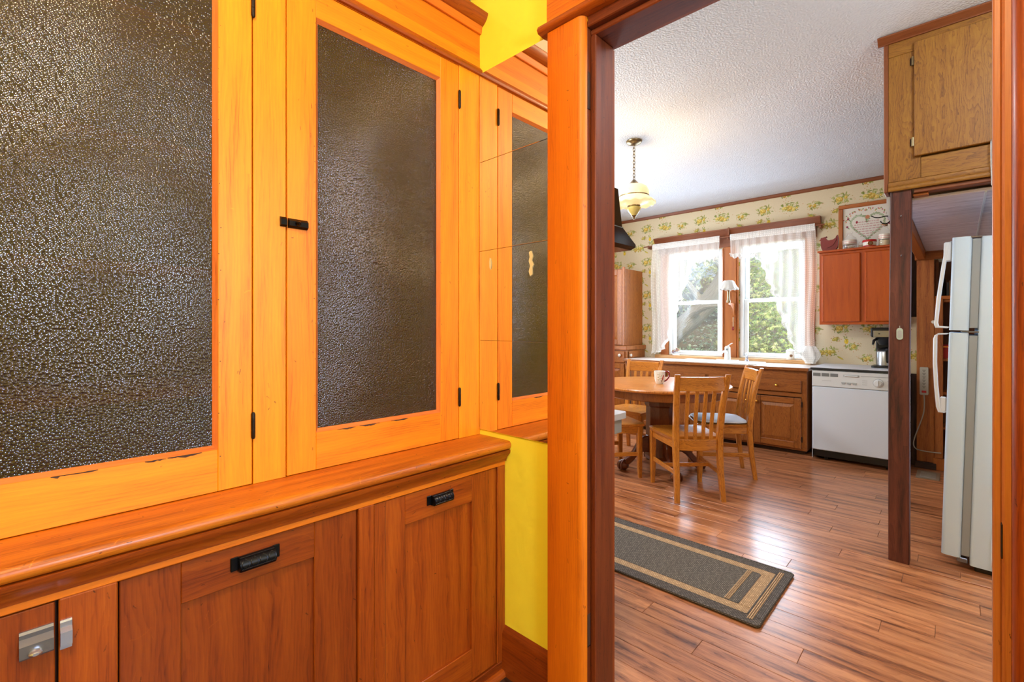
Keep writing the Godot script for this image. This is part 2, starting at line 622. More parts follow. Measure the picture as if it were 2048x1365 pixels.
func make_materials() -> void:
	var fir := wood_tex(3, [Color(1.0, 0.96, 0.88), Color(0.93, 0.85, 0.72), Color(0.70, 0.54, 0.38)], 110.0, 1.3, 0.22, 0.38, 0.0, 2.0, 0.22)
	var fir2 := wood_tex(41, [Color(1.0, 0.95, 0.86), Color(0.86, 0.74, 0.58), Color(0.56, 0.40, 0.26)], 85.0, 1.8, 0.24, 0.36, 0.0, 1.8, 0.26)
	var oak := wood_tex(21, [Color(0.99, 0.94, 0.84), Color(0.84, 0.73, 0.58), Color(0.46, 0.33, 0.21)], 60.0, 3.6, 0.24, 0.16, 0.24, 2.0, 0.36)
	var walnut := wood_tex(8, [Color(1.0, 0.95, 0.90), Color(0.84, 0.74, 0.67), Color(0.42, 0.32, 0.28)], 26.0, 2.6, 0.26, 0.62, 0.08, 1.6, 0.24)
	var rough := wood_tex(14, [Color(0.95, 0.91, 0.88), Color(0.74, 0.66, 0.62), Color(0.36, 0.28, 0.27)], 30.0, 1.5, 0.30, 0.5, 0.15, 1.2, 0.25)
	var fir_used := scuffed(fir2, 110, 60, 3)
	var fir_beaten := scuffed(fir2, 420, 160, 4)
	fir = scuffed(fir, 16, 46, 5)
	wood("fir", fir, Color(1.0, 0.60, 0.045), 0.48, 0.008)
	wood("fir_gold", fir, Color(1.0, 0.64, 0.05), 0.48, 0.008)
	wood("fir_amber", fir, Color(0.92, 0.525, 0.05), 0.48, 0.008)
	wood("fir_red", fir_used, Color(0.67, 0.345, 0.06), 0.42, 0.01, 0.06)
	wood("jamb_lit", fir, Color(0.78, 0.50, 0.26), 0.4, 0.006)  # light falling on the right jamb, put into a paler tint
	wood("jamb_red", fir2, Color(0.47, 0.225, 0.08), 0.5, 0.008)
	wood("fir_russet", fir_used, Color(0.585, 0.29, 0.052), 0.40, 0.01, 0.08)
	wood("fir_worn", fir_beaten, Color(0.82, 0.50, 0.11), 0.42, 0.012, 0.1)
	wood("fir_lit", fir, Color(0.90, 0.52, 0.28), 0.4, 0.006)  # light caught on the glazing bead's bevel, painted as a pink tint
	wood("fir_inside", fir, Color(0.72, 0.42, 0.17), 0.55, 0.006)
	wood("shelf_wood", fir, Color(1.0, 0.48, 0.20), 0.5, 0.006)
	wood("oak", oak, Color(0.65, 0.42, 0.21), 0.35, 0.015, 0.12)
	wood("oak_pale", oak, Color(0.90, 0.64, 0.36), 0.3, 0.012, 0.2)
	wood("honey", oak, Color(0.88, 0.62, 0.26), 0.3, 0.006, 0.25)
	wood("pedestal_oak", oak, Color(0.50, 0.27, 0.14), 0.3, 0.01, 0.3)
	wood("hang_oak", oak, Color(0.64, 0.47, 0.15), 0.55, 0.015)
	wood("hutch_oak", oak, Color(0.74, 0.48, 0.21), 0.4, 0.01)
	wood("cherry", fir, Color(0.76, 0.355, 0.075), 0.35, 0.004, 0.15)
	wood("trim_brown", fir, Color(0.52, 0.30, 0.17), 0.45, 0.006)
	wood("trim_orange", fir, Color(0.70, 0.42, 0.18), 0.4, 0.006)
	wood("sill_pale", fir, Color(0.86, 0.70, 0.52), 0.45, 0.006)
	wood("post_dark", rough, Color(0.43, 0.22, 0.165), 0.55, 0.05)
	wood("alcove_board", fir2, Color(0.70, 0.45, 0.22), 0.6, 0.02)
	wood("shelf_board", fir2, Color(0.46, 0.28, 0.14), 0.6, 0.02)
	wood("dark_board", rough, Color(0.34, 0.24, 0.19), 0.7, 0.02)
	wood("whitewash", rough, Color(0.98, 0.96, 1.0), 0.55, 0.02)
	(M["whitewash"] as StandardMaterial3D).albedo_texture = wood_tex(31, [Color(0.97, 0.97, 0.97), Color(0.90, 0.89, 0.90), Color(0.74, 0.71, 0.72)], 20.0, 1.4, 0.3, 0.35, 0.05)
	for k in 4:
		wood("plank_%d" % k, walnut, [Color(0.80, 0.575, 0.41), Color(0.75, 0.53, 0.37), Color(0.85, 0.615, 0.44), Color(0.79, 0.56, 0.395)][k], 0.30, 0.02, 0.15)
	wood("hall_floor", walnut, Color(0.34, 0.26, 0.22), 0.4, 0.02)

	var paint := mat("yellow_paint", Color(1.0, 0.94, 0.26), 0.5)
	paint.heightmap_enabled = true
	paint.heightmap_texture = noise_tex(512, 0.012, FastNoiseLite.TYPE_SIMPLEX, 4)
	paint.heightmap_scale = 0.12
	paint.uv1_scale = Vector3(1.5, 1.5, 1)
	var stucco := mat("stucco", Color(0.83, 0.84, 0.86), 0.85)
	stucco.heightmap_enabled = true
	stucco.heightmap_texture = noise_tex(1024, 0.045, FastNoiseLite.TYPE_SIMPLEX, 9, 0.0, 4)
	stucco.heightmap_scale = 0.30
	stucco.uv1_scale = Vector3(1.2, 1.2, 1)
	mat("plaster", Color(0.80, 0.74, 0.62), 0.8)
	var paper := mat("wallpaper", Color(1, 1, 1), 0.7)
	paper.albedo_texture = wallpaper_tex()
	paper.uv1_scale = Vector3(1.0 / 0.70, 1.0 / 0.43, 1)
	mat("white_plastic", Color(0.90, 0.92, 0.95), 0.35)
	mat("vinyl", Color(0.90, 0.90, 0.89), 0.35)
	var enamel := mat("enamel", Color(0.84, 0.87, 0.91), 0.3)
	enamel.clearcoat_enabled = true
	enamel.clearcoat = 0.4
	mat("enamel_cream", Color(0.85, 0.86, 0.86), 0.4)
	mat("vent_grey", Color(0.45, 0.46, 0.46), 0.5)
	mat("pale_grey", Color(0.66, 0.67, 0.67), 0.5)
	var fridge := mat("fridge_skin", Color(0.83, 0.91, 0.99), 0.30)
	fridge.heightmap_enabled = true
	fridge.heightmap_texture = noise_tex(512, 0.09, FastNoiseLite.TYPE_SIMPLEX, 2, 0.0, 2)
	fridge.heightmap_scale = 0.016
	fridge.uv1_scale = Vector3(5, 5, 1)
	mat("gasket", Color(0.60, 0.62, 0.63), 0.45)
	mat("charm_glass", Color(0.72, 0.78, 0.74), 0.08)
	mat("black_plastic", Color(0.02, 0.022, 0.03), 0.35)
	mat("black_gloss", Color(0.008, 0.008, 0.009), 0.12)
	mat("dark_trim", Color(0.10, 0.10, 0.10), 0.5)
	mat("iron", Color(0.16, 0.165, 0.19), 0.34, 0.9)
	mat("black_iron", Color(0.09, 0.08, 0.08), 0.36, 0.85)
	mat("rusty_iron", Color(0.13, 0.075, 0.05), 0.5, 0.5)
	mat("chrome", Color(0.78, 0.80, 0.86), 0.22, 0.8)
	mat("steel", Color(0.62, 0.62, 0.62), 0.28, 1.0)
	mat("dark_chrome", Color(0.50, 0.51, 0.55), 0.25, 0.7)
	mat("brass", Color(0.86, 0.62, 0.26), 0.22, 1.0)
	mat("antique_brass", Color(0.55, 0.48, 0.36), 0.3, 1.0)
	mat("porcelain", Color(0.90, 0.88, 0.84), 0.2)
	mat("laminate", Color(0.86, 0.80, 0.75), 0.4)
	mat("laminate_white", Color(0.84, 0.85, 0.88), 0.35)
	mat("red_glaze", Color(0.48, 0.05, 0.06), 0.35)
	mat("red_gloss", Color(0.55, 0.02, 0.03), 0.15)
	mat("red_print", Color(0.72, 0.06, 0.05), 0.5)
	mat("pink_print", Color(0.80, 0.42, 0.48), 0.5)
	mat("cork", Color(0.60, 0.40, 0.24), 0.8)
	mat("cream", Color(0.86, 0.80, 0.66), 0.5)
	mat("tan_cloth", Color(0.70, 0.55, 0.42), 0.8)
	mat("mauve", Color(0.60, 0.48, 0.52), 0.6)
	mat("grey_plastic", Color(0.68, 0.66, 0.61), 0.5)
	mat("beige_metal", Color(0.55, 0.47, 0.38), 0.45)
	mat("book_dark", Color(0.10, 0.07, 0.06), 0.6)
	mat("book_tan", Color(0.50, 0.36, 0.24), 0.6)
	mat("shadow_black", Color(0.02, 0.015, 0.012), 0.9)
	mat("rubber", Color(0.03, 0.03, 0.03), 0.7)
	mat("cushion", Color(0.84, 0.86, 0.90), 0.85)
	mat("silver_mirror", Color(0.96, 0.95, 0.92), 0.012, 1.0)
	mat("paint_fleck", Color(0.93, 0.86, 0.66), 0.7)
	var pane := mat("pane", Color(0.95, 0.97, 0.97, 0.03), 0.03)
	pane.transparency = BaseMaterial3D.TRANSPARENCY_ALPHA
	var jar := mat("jar_glass", Color(0.95, 0.97, 0.96, 0.10), 0.05)
	jar.transparency = BaseMaterial3D.TRANSPARENCY_ALPHA
	var pebble := mat("pebbled_glass", Color(1, 1, 1, 0.70), 0.09)
	pebble.transparency = BaseMaterial3D.TRANSPARENCY_ALPHA
	pebble.metallic_specular = 0.68
	var dome := Gradient.new()
	dome.offsets = PackedFloat32Array([0.0, 0.25, 0.5, 0.75, 1.0])
	dome.colors = PackedColorArray([Color(1, 1, 1), Color(0.94, 0.94, 0.94), Color(0.76, 0.76, 0.76), Color(0.44, 0.44, 0.44), Color(0, 0, 0)])
	var tint := Gradient.new()  # refraction painted into the glass: bright pebble tops, dark gaps between
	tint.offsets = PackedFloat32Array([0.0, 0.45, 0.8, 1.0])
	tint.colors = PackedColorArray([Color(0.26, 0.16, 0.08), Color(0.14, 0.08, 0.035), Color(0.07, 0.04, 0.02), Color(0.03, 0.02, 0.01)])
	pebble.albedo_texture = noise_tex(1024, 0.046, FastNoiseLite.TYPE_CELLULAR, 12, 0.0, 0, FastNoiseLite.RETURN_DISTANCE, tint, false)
	pebble.heightmap_enabled = true
	pebble.heightmap_texture = noise_tex(1024, 0.046, FastNoiseLite.TYPE_CELLULAR, 12, 0.0, 0, FastNoiseLite.RETURN_DISTANCE, dome, false)
	pebble.heightmap_scale = 0.15
	pebble.uv1_scale = Vector3(1.0 / 0.22, 1.0 / 0.22, 1)
	var fine := pebble.duplicate() as StandardMaterial3D
	fine.resource_name = "pebbled_glass_fine"
	fine.uv1_scale = Vector3(1.0 / 0.20, 1.0 / 0.20, 1)
	fine.heightmap_scale = 0.19
	fine.metallic_specular = 0.8
	fine.roughness = 0.12
	fine.albedo_color = Color(1, 0.94, 0.9, 0.86)
	M["pebbled_glass_fine"] = fine
	for d in [["lace", false, 150.0], ["lace_dense", true, 110.0]]:
		var l := mat(d[0], Color(1, 1, 1), 0.8)
		l.albedo_texture = lace_tex(d[1])
		l.transparency = BaseMaterial3D.TRANSPARENCY_ALPHA
		l.cull_mode = BaseMaterial3D.CULL_DISABLED
		l.backlight_enabled = true
		l.backlight = Color(0.25, 0.25, 0.25)
		l.uv1_scale = Vector3(13, 13, 1)
	var shade := mat("milk_glass", Color(0.93, 0.86, 0.70), 0.25)
	shade.emission_enabled = true
	shade.emission = Color(1.0, 0.86, 0.60)
	shade.emission_energy_multiplier = 0.62
	mat("painted_glass", Color(0.80, 0.72, 0.42), 0.25)
	var white_shade := mat("white_glass", Color(0.90, 0.89, 0.86), 0.3)
	white_shade.backlight_enabled = true
	white_shade.backlight = Color(0.5, 0.5, 0.5)
	for d in [["rug_dark", Color(0.16, 0.14, 0.13), Color(0.56, 0.51, 0.47), 1], ["rug_tan", Color(0.50, 0.38, 0.27), Color(0.94, 0.79, 0.60), 2], ["rug_field", Color(0.20, 0.18, 0.16), Color(0.62, 0.57, 0.51), 3]]:
		var w := mat(d[0], Color(1, 1, 1), 0.95)
		w.albedo_texture = weave_tex(d[1], d[2], d[3])
		w.heightmap_enabled = true
		w.heightmap_texture = w.albedo_texture
		w.heightmap_scale = 0.3
		w.uv1_scale = Vector3(9, 9, 1)
	var samp := mat("sampler_print", Color(1, 1, 1), 0.7)
	samp.albedo_texture = sampler_tex()
	var mug := mat("mug_print", Color(1, 1, 1), 0.2)
	mug.albedo_texture = mug_tex()
	var lamp := mat("lamp_glow", Color(1, 1, 1), 0.5)
	lamp.emission_enabled = true
	lamp.emission = Color(1.0, 0.93, 0.80)
	lamp.emission_energy_multiplier = 5.0
	var bark := mat("bark", Color(0.80, 0.75, 0.69), 0.9)
	bark.heightmap_enabled = true
	bark.heightmap_texture = noise_tex(512, 0.02, FastNoiseLite.TYPE_SIMPLEX, 17, 0.0, 4)
	bark.heightmap_scale = 4.0
	bark.uv1_scale = Vector3(0.5, 3.0, 1)
	mat("earth", Color(0.42, 0.37, 0.28), 0.95)
	var leaf := mat("foliage", Color(1, 1, 1), 0.7)
	leaf.vertex_color_use_as_albedo = true
	leaf.cull_mode = BaseMaterial3D.CULL_DISABLED
	leaf.backlight_enabled = true
	leaf.backlight = Color(0.6, 0.6, 0.5)
	mat("roof", Color(0.3, 0.28, 0.26), 0.9)

# ---------------------------------------------------------------- scene
const CX := -1.280      # face of the upper cupboards
const LX := -1.151      # face of the lower cupboards
const HZ := -1.179      # end wall of the hall
const KZ := -1.325      # kitchen side of that wall
const WZ := -5.66       # window wall
const WL := -3.65       # kitchen's far left wall
const WR := 0.95        # kitchen's right wall
const HR := 1.75        # hall's right wall
const HB := 2.6         # hall's back wall

func ceil_y(z: float) -> float:                          # the old ceiling sags a little towards the windows
	return 2.650 + (z - WZ) * 0.0215

func _ready() -> void:
	rng.seed = 7
	# camera
	var cam := Camera3D.new()
	cam.name = "camera"
	var yaw := 0.759
	var near := 0.05
	cam.position = Vector3(0, 1.2023, 0)
	cam.rotation = Vector3(0, yaw, 0)
	var half := 682.5 / 939.45
	cam.set_frustum(2.0 * half * near, Vector2(0, -25.7 / 939.45 * near), near, 200.0)
	add_child(cam)
	cam.current = true
	# sky and exposure
	var we := WorldEnvironment.new()
	we.name = "world"
	var e := Environment.new()
	e.background_mode = Environment.BG_SKY
	var sky := Sky.new()
	var sm := ProceduralSkyMaterial.new()
	sm.sky_top_color = Color(0.62, 0.74, 0.92)
	sm.sky_horizon_color = Color(0.93, 0.95, 0.97)
	sm.ground_bottom_color = Color(0.40, 0.38, 0.34)
	sm.ground_horizon_color = Color(0.70, 0.70, 0.68)
	sm.sky_energy_multiplier = 0.85
	sm.ground_energy_multiplier = 1.0
	sky.sky_material = sm
	e.sky = sky
	e.tonemap_mode = Environment.TONE_MAPPER_LINEAR
	e.tonemap_exposure = 1.0
	e.sdfgi_enabled = true
	e.ssao_enabled = true
	e.ssil_enabled = true
	we.environment = e
	add_child(we)
	# sun from behind the house, on the trees only
	var sun := DirectionalLight3D.new()
	sun.name = "sun"
	sun.light_color = Color(1.0, 0.95, 0.86)
	sun.light_energy = 1.1
	sun.light_angular_distance = 1.0
	sun.shadow_enabled = true
	sun.sky_mode = DirectionalLight3D.SKY_MODE_LIGHT_ONLY
	add_child(sun)
	sun.look_at_from_position(Vector3(3, 9, 7), Vector3.ZERO)
	# daylight at the windows; the side and hall windows are out of view
	area("daylight_kitchen_window", Vector3(-2.31, 1.62, WZ - 0.30), Vector3(0, -0.22, 1), Vector2(0.70, 1.30), Color(0.82, 0.91, 1.0), 6.5)
	area("daylight_kitchen_window_right", Vector3(-1.47, 1.62, WZ - 0.30), Vector3(0, -0.22, 1), Vector2(0.70, 1.30), Color(0.82, 0.91, 1.0), 6.5)
	area("unseen_side_window_light", Vector3(WL + 0.10, 1.55, -4.20), Vector3(1, 0.1, 0.25), Vector2(0.95, 1.3), Color(0.86, 0.93, 1.0), 6.0)  # unseen window, lights the kitchen from the left
	area("unseen_hall_window_light", Vector3(HR - 0.06, 1.55, -0.40), Vector3(-1, 0, 0), Vector2(0.46, 0.70), Color(0.80, 0.89, 1.0), 6.0)  # unseen window, sized and placed for glints in the pebbled glass

	make_materials()
	build_shell()
	build_hall()
	build_kitchen_wall()
	build_cabinets()
	build_alcove()
	build_furniture()
	build_outside()

func area(called: String, at: Vector3, towards: Vector3, size: Vector2, c: Color, energy: float) -> void:
	var l := AreaLight3D.new()
	l.name = called
	l.area_size = size
	l.light_color = c
	l.light_energy = energy
	l.area_normalize_energy = true
	l.area_range = 12.0
	l.area_attenuation = 2.0
	l.shadow_enabled = true
	add_child(l)
	l.look_at_from_position(at, at + towards)

func lamp(called: String, at: Vector3, c: Color, energy: float, size := 0.05) -> void:
	var l := OmniLight3D.new()
	l.name = called
	l.position = at
	l.light_color = c
	l.light_energy = energy
	l.light_size = size
	l.omni_range = 12.0
	l.omni_attenuation = 2.0
	l.shadow_enabled = true
	add_child(l)

# ---------------------------------------------------------------- rooms
func build_shell() -> void:
	# floor boards, laid along x in rows 106 mm wide
	var fl := setting("floor")
	var row := 0.106
	var joints := {3: -0.967, 4: -0.418, 6: -0.57, 8: -0.227, 9: -0.064, 11: -0.626, 12: 0.07, 13: -0.193, 1: -1.55, 2: 0.3, 5: -1.02, 7: -1.62, 10: 0.35}
	var k := -2
	while true:
		var z1 := -1.5 - k * row
		var z0 := maxf(z1 - row, WZ + 0.02)
		if z1 < WZ + 0.06:
			break
		z1 = minf(z1, KZ + 0.14)
		var ends := []
		var first: float = joints.get(k, rng.randf_range(-0.9, 0.3))
		var x := first
		while x < WR:
			ends.append(x)
			x += rng.randf_range(1.0, 1.35)
		x = first - rng.randf_range(1.0, 1.35)
		while x > WL:
			ends.insert(0, x)
			x -= rng.randf_range(1.0, 1.35)
		ends.insert(0, WL)
		ends.append(WR)
		for i in ends.size() - 1:
			var g := G()
			g.box(V(ends[i] + 0.0005, -0.012, z0 + 0.0004), V(ends[i + 1] - 0.0005, rng.randf_range(-0.0004, 0.0), z1 - 0.0004), 0.0012, 0)
			struct("plank", g, "plank_%d" % (rng.randi() % 4), fl)
		k += 1
	wall("subfloor", V(WL - 0.1, -0.10, WZ - 0.16), V(WR + 0.1, -0.0125, KZ + 0.14), "shadow_black", fl)
	var fh := setting("floor")
	wall("floor_board", V(-1.62, -0.10, KZ + 0.141), V(HR, -0.004, HB), "hall_floor", fh)
	# ceilings with the roof above
	var g := Geo.new()
	var a := ceil_y(WZ - 0.16)
	var b := ceil_y(KZ)
	g.extrude([[0, 0], [0, 0.2], [1, 0.2 + b - a], [1, b - a]], V(WL - 0.12, a, WZ - 0.16), V(0, 0, KZ - WZ + 0.16), Vector3.UP, V(WR - WL + 0.24, 0, 0))
	for i in g.v.size():
		g.uv[i] = Vector2(g.v[i].x, g.v[i].z)
	struct("ceiling", g, "stucco")
	wall("ceiling", V(-1.80, 2.75, KZ), V(HR + 0.12, 2.95, HB + 0.12), "plaster")
	# end wall of the hall, yellow on one side and papered on the other
	var mid := (HZ + KZ) * 0.5
	var ew := setting("wall_end")
	for d in [["plaster_yellow", HZ, mid, "yellow_paint"], ["plaster_papered", mid, KZ, "wallpaper"]]:
		wall(d[0], V(-1.70, -0.05, d[1]), V(-0.835, 2.75, d[2]), d[3], ew)
		wall(d[0], V(0.080, -0.05, d[1]), V(HR + 0.1, 2.75, d[2]), d[3], ew)
		wall(d[0], V(-0.835, 2.125, d[1]), V(0.080, 2.75, d[2]), d[3], ew)
	wall("wall_near", V(WL - 0.1, -0.05, mid), V(-1.70, 2.80, KZ), "wallpaper")
	wall("wall_left", V(-1.80, -0.05, HZ), V(-1.64, 2.75, HB + 0.1), "plaster")
	# wall over the cupboards, set back above the cornice, with a dark corner strip
	wall("wall_above", V(-1.64, 2.30, HZ), V(-1.335, 2.75, HB), "plaster")
	board("trim_1", V(-1.345, 2.30, HZ + 0.012), V(-1.320, 2.75, HZ + 0.045), "trim_brown", null, 1).set_meta("kind", "structure")
	var hb := setting("wall_back")
	wall("plaster_yellow", V(-1.64, -0.05, HB), V(HR + 0.1, 2.75, HB + 0.12), "yellow_paint", hb)
	# hall's right wall with an unseen window, placed to make the glass doors glint
	var hr := setting("wall_right")
	for q in [[HZ, -0.66, -0.05, 2.75], [-0.14, HB, -0.05, 2.75], [-0.66, -0.14, -0.05, 1.16], [-0.66, -0.14, 1.94, 2.75]]:
		wall("plaster_yellow", V(HR, q[2], q[0]), V(HR + 0.12, q[3], q[1]), "yellow_paint", hr)
	var wn := setting("window_3", V(HR + 0.05, 1.16, -0.40))
	board("frame", V(HR - 0.02, 1.12, -0.72), V(HR + 0.02, 1.17, -0.08), "fir", wn, 2)
	board("frame", V(HR - 0.02, 1.93, -0.72), V(HR + 0.02, 2.00, -0.08), "fir", wn, 2)
	board("frame", V(HR - 0.02, 1.17, -0.72), V(HR + 0.02, 1.93, -0.65), "fir", wn, 1)
	board("frame", V(HR - 0.02, 1.17, -0.15), V(HR + 0.02, 1.93, -0.08), "fir", wn, 1)
	board("pane", V(HR + 0.05, 1.16, -0.66), V(HR + 0.054, 1.94, -0.14), "pane", wn, 1, 0.0)
	# kitchen's left wall with an unseen window, placed to light the room
	var kl := setting("wall_kitchen_left")
	for q in [[WZ, -4.75, -0.05, 2.80], [-3.65, KZ, -0.05, 2.80], [-4.75, -3.65, -0.05, 0.86], [-4.75, -3.65, 2.24, 2.80]]:
		wall("plaster_papered", V(WL - 0.14, q[2], q[0]), V(WL, q[3], q[1]), "wallpaper", kl)
	var wk := setting("window_4", V(WL - 0.05, 0.86, -4.20))
	board("frame", V(WL - 0.02, 0.82, -4.81), V(WL + 0.02, 0.88, -3.59), "trim_orange", wk, 2)
	board("frame", V(WL - 0.02, 2.22, -4.81), V(WL + 0.02, 2.30, -3.59), "trim_orange", wk, 2)
	board("frame", V(WL - 0.02, 0.88, -4.81), V(WL + 0.02, 2.22, -4.74), "trim_orange", wk, 1)
	board("frame", V(WL - 0.02, 0.88, -3.66), V(WL + 0.02, 2.22, -3.59), "trim_orange", wk, 1)
	board("pane", V(WL - 0.07, 0.86, -4.75), V(WL - 0.066, 2.24, -3.65), "pane", wk, 1, 0.0)
	wall("wall_kitchen_right", V(WR, -0.05, WZ - 0.12), V(WR + 0.12, 2.80, KZ), "plaster")

func ceiling_light(called: String, label: String, x: float, z: float, y: float, c: Color, energy: float) -> void:
	var o := thing(called, label, "lamp", V(x, y - 0.15, z))
	part("shade", Geo.new().lathe(V(x, y, z), [[0.0, -0.15], [0.09, -0.145], [0.15, -0.12], [0.17, -0.08], [0.165, -0.04], [0.15, -0.025]], 24), "lamp_glow", o)
	part("base", Geo.new().lathe(V(x, y, z), [[0.165, -0.028], [0.17, -0.012], [0.17, 0.0]], 24), "brass", o)
	lamp(called + "_light", V(x, y - 0.22, z), c, energy, 0.14)

func unseen_kitchen_lamps() -> void:
	ceiling_light("unseen_kitchen_lamp", "unseen round ceiling lamp behind the left jamb, placed to brighten the kitchen", -2.45, -2.2, ceil_y(-2.2), Color(0.97, 0.98, 1.0), 2.2)  # unseen lamp behind the left jamb, brightens kitchen and ceiling
	ceiling_light("unseen_alcove_lamp", "unseen round ceiling lamp right of the doorway, placed to light the fridge side", 0.46, -2.15, ceil_y(-2.15), Color(0.88, 0.94, 1.0), 0.95)  # unseen lamp, out of view, lights the fridge side and hanging cabinet

# ---------------------------------------------------------------- hall
func build_hall() -> void:
	unseen_kitchen_lamps()
	build_doorway()
	build_upper_cupboard()
	build_worktop()
	build_lower_cupboard()
	# mirror tiles on the end wall
	var T := 0.327
	var y0 := 1.2023 - 0.3464 * 1.073
	var mi := thing("wall_mirror", "column of four square mirror tiles on the yellow wall beside the doorway casing", "mirror", V(-1.115, y0, HZ))
	board("backing", V(-1.2775, y0 + 0.001, HZ + 0.0003), V(-0.9540, y0 + T * 4.0 - 0.001, HZ + 0.0018), "shadow_black", mi, 1, 0.0)
	for i in 4:
		board("mirror_tile", V(-1.2775, y0 + i * T + 0.0005, HZ + 0.0020), V(-0.9535, y0 + (i + 1) * T - 0.0005, HZ + 0.006), "silver_mirror", mi, 1, 0.0008)
	var o := []
	for p in [[-0.004, -0.046], [0.006, -0.040], [0.005, -0.020], [0.011, -0.008], [0.003, 0.006], [0.008, 0.020], [0.001, 0.038], [-0.009, 0.034], [-0.006, 0.018], [-0.010, 0.004], [-0.004, -0.012], [-0.010, -0.030]]:
		o.append(p)
	part("paint_fleck", Geo.new().extrude(o, V(-1.0245, 1.421, HZ + 0.0076), Vector3.RIGHT, Vector3.UP, V(0, 0, 0.0006)), "paint_fleck", mi)
	o = []
	for p in [[0.0, -0.020], [0.005, -0.012], [0.006, 0.004], [0.003, 0.018], [-0.002, 0.024], [-0.005, 0.010], [-0.004, -0.010]]:
		o.append(p)
	part("paint_fleck", Geo.new().extrude(o, V(-1.219, 1.432, HZ + 0.0076), Vector3.RIGHT, Vector3.UP, V(0, 0, 0.0006)), "paint_fleck", mi)
	# skirting under the mirror
	var bb := Geo.new()
	bb.extrude([[0, 0], [0.016, 0], [0.016, 0.140], [0.012, 0.150], [0.0, 0.166]], V(-1.172, -0.004, HZ), Vector3.BACK, Vector3.UP, V(0.230, 0, 0), 0.9)
	struct("baseboard_end", bb, "fir_russet")
	# unseen ceiling lamp above the camera, placed to light the cupboards from above
	ceiling_light("unseen_hall_lamp", "unseen round ceiling lamp in the hall, placed to light the cupboards", -0.15, 0.35, 2.75, Color(1.0, 0.88, 0.70), 2.4)

func build_doorway() -> void:
	var d := setting("door_1", V(-0.38, 0, HZ))
	var fz := HZ + 0.022                                 # face of the casing
	# casings: a board with a rounded inner edge
	var prof := func(flip: float) -> Array:
		var o := [[0, 0], [0, 0.021], [0.002, 0.022]]
		for k in 7:
			var a := PI * 0.5 * (1.0 - k / 6.0)
			o.append([0.116 + cos(a) * 0.020, 0.002 + sin(a) * 0.020])
		o.append([0.136, 0])
		return o.map(func(p): return [p[0] * flip, p[1]])
	part("casing", G().extrude(prof.call(1.0), V(-0.943, -0.004, HZ), Vector3.RIGHT, Vector3.BACK, V(0, 2.141, 0)), "fir_amber", d)
	part("casing", G().extrude(prof.call(-1.0), V(0.203, -0.004, HZ), Vector3.RIGHT, Vector3.BACK, V(0, 2.141, 0)), "fir_red", d)
	# jambs and head of the frame
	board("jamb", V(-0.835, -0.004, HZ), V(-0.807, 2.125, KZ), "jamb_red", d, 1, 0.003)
	board("jamb", V(0.0565, -0.004, HZ), V(0.080, 2.125, KZ), "jamb_lit", d, 1, 0.003)
	board("head", V(-0.807, 2.106, HZ + 0.002), V(0.0565, 2.1395, KZ), "jamb_red", d, 0, 0.003)
	board("stop", V(-0.807, -0.004, -1.196), V(-0.788, 2.088, -1.229), "jamb_red", d, 1, 0.003)
	board("stop", V(0.0457, -0.004, -1.196), V(0.0565, 2.088, -1.229), "jamb_lit", d, 1, 0.002)
	board("stop", V(-0.807, 2.088, -1.196), V(0.0565, 2.106, -1.229), "jamb_red", d, 0, 0.003)
	# fillet, head board and cap over the casings
	part("fillet", G().extrude([[0, 0], [0.034, 0.004], [0.040, 0.014], [0.034, 0.026], [0, 0.027]], V(-0.972, 2.137, HZ), Vector3.BACK, Vector3.UP, V(1.20, 0, 0), 0.5), "fir_red", d)
	board("head_board", V(-0.947, 2.164, HZ), V(0.207, 2.330, fz), "fir_amber", d, 0, 0.002)
	part("cap", G().extrude([[0, 0], [0.030, 0.0], [0.045, 0.012], [0.055, 0.030], [0.055, 0.042], [0, 0.045]], V(-0.985, 2.330, HZ), Vector3.BACK, Vector3.UP, V(1.23, 0, 0), 0.5), "fir_red", d)
	# recesses left by the old hinges
	for y in [[1.865, 1.975], [0.245, 0.340]]:
		board("hinge_recess", V(-0.8075, y[0], HZ - 0.001), V(-0.8058, y[1], -1.194), "dark_board", d, 1, 0.0004)
		board("hinge_recess_edge", V(-0.8075, y[0] - 0.003, HZ - 0.001), V(-0.8052, y[0], -1.194), "rusty_iron", d, 1, 0.0004)
	board("strike_recess", V(0.0552, 0.80, HZ - 0.002), V(0.0572, 0.86, -1.194), "rusty_iron", d, 1, 0.0004)
	# plain kitchen casings
	board("kitchen_casing", V(-0.94, -0.004, KZ), V(-0.812, 2.11, KZ - 0.02), "fir_russet", d, 1)
	board("kitchen_casing", V(0.062, -0.004, KZ), V(0.19, 2.11, KZ - 0.02), "fir_russet", d, 1)
	board("kitchen_casing", V(-0.94, 2.112, KZ), V(0.19, 2.24, KZ - 0.02), "fir_russet", d, 0)

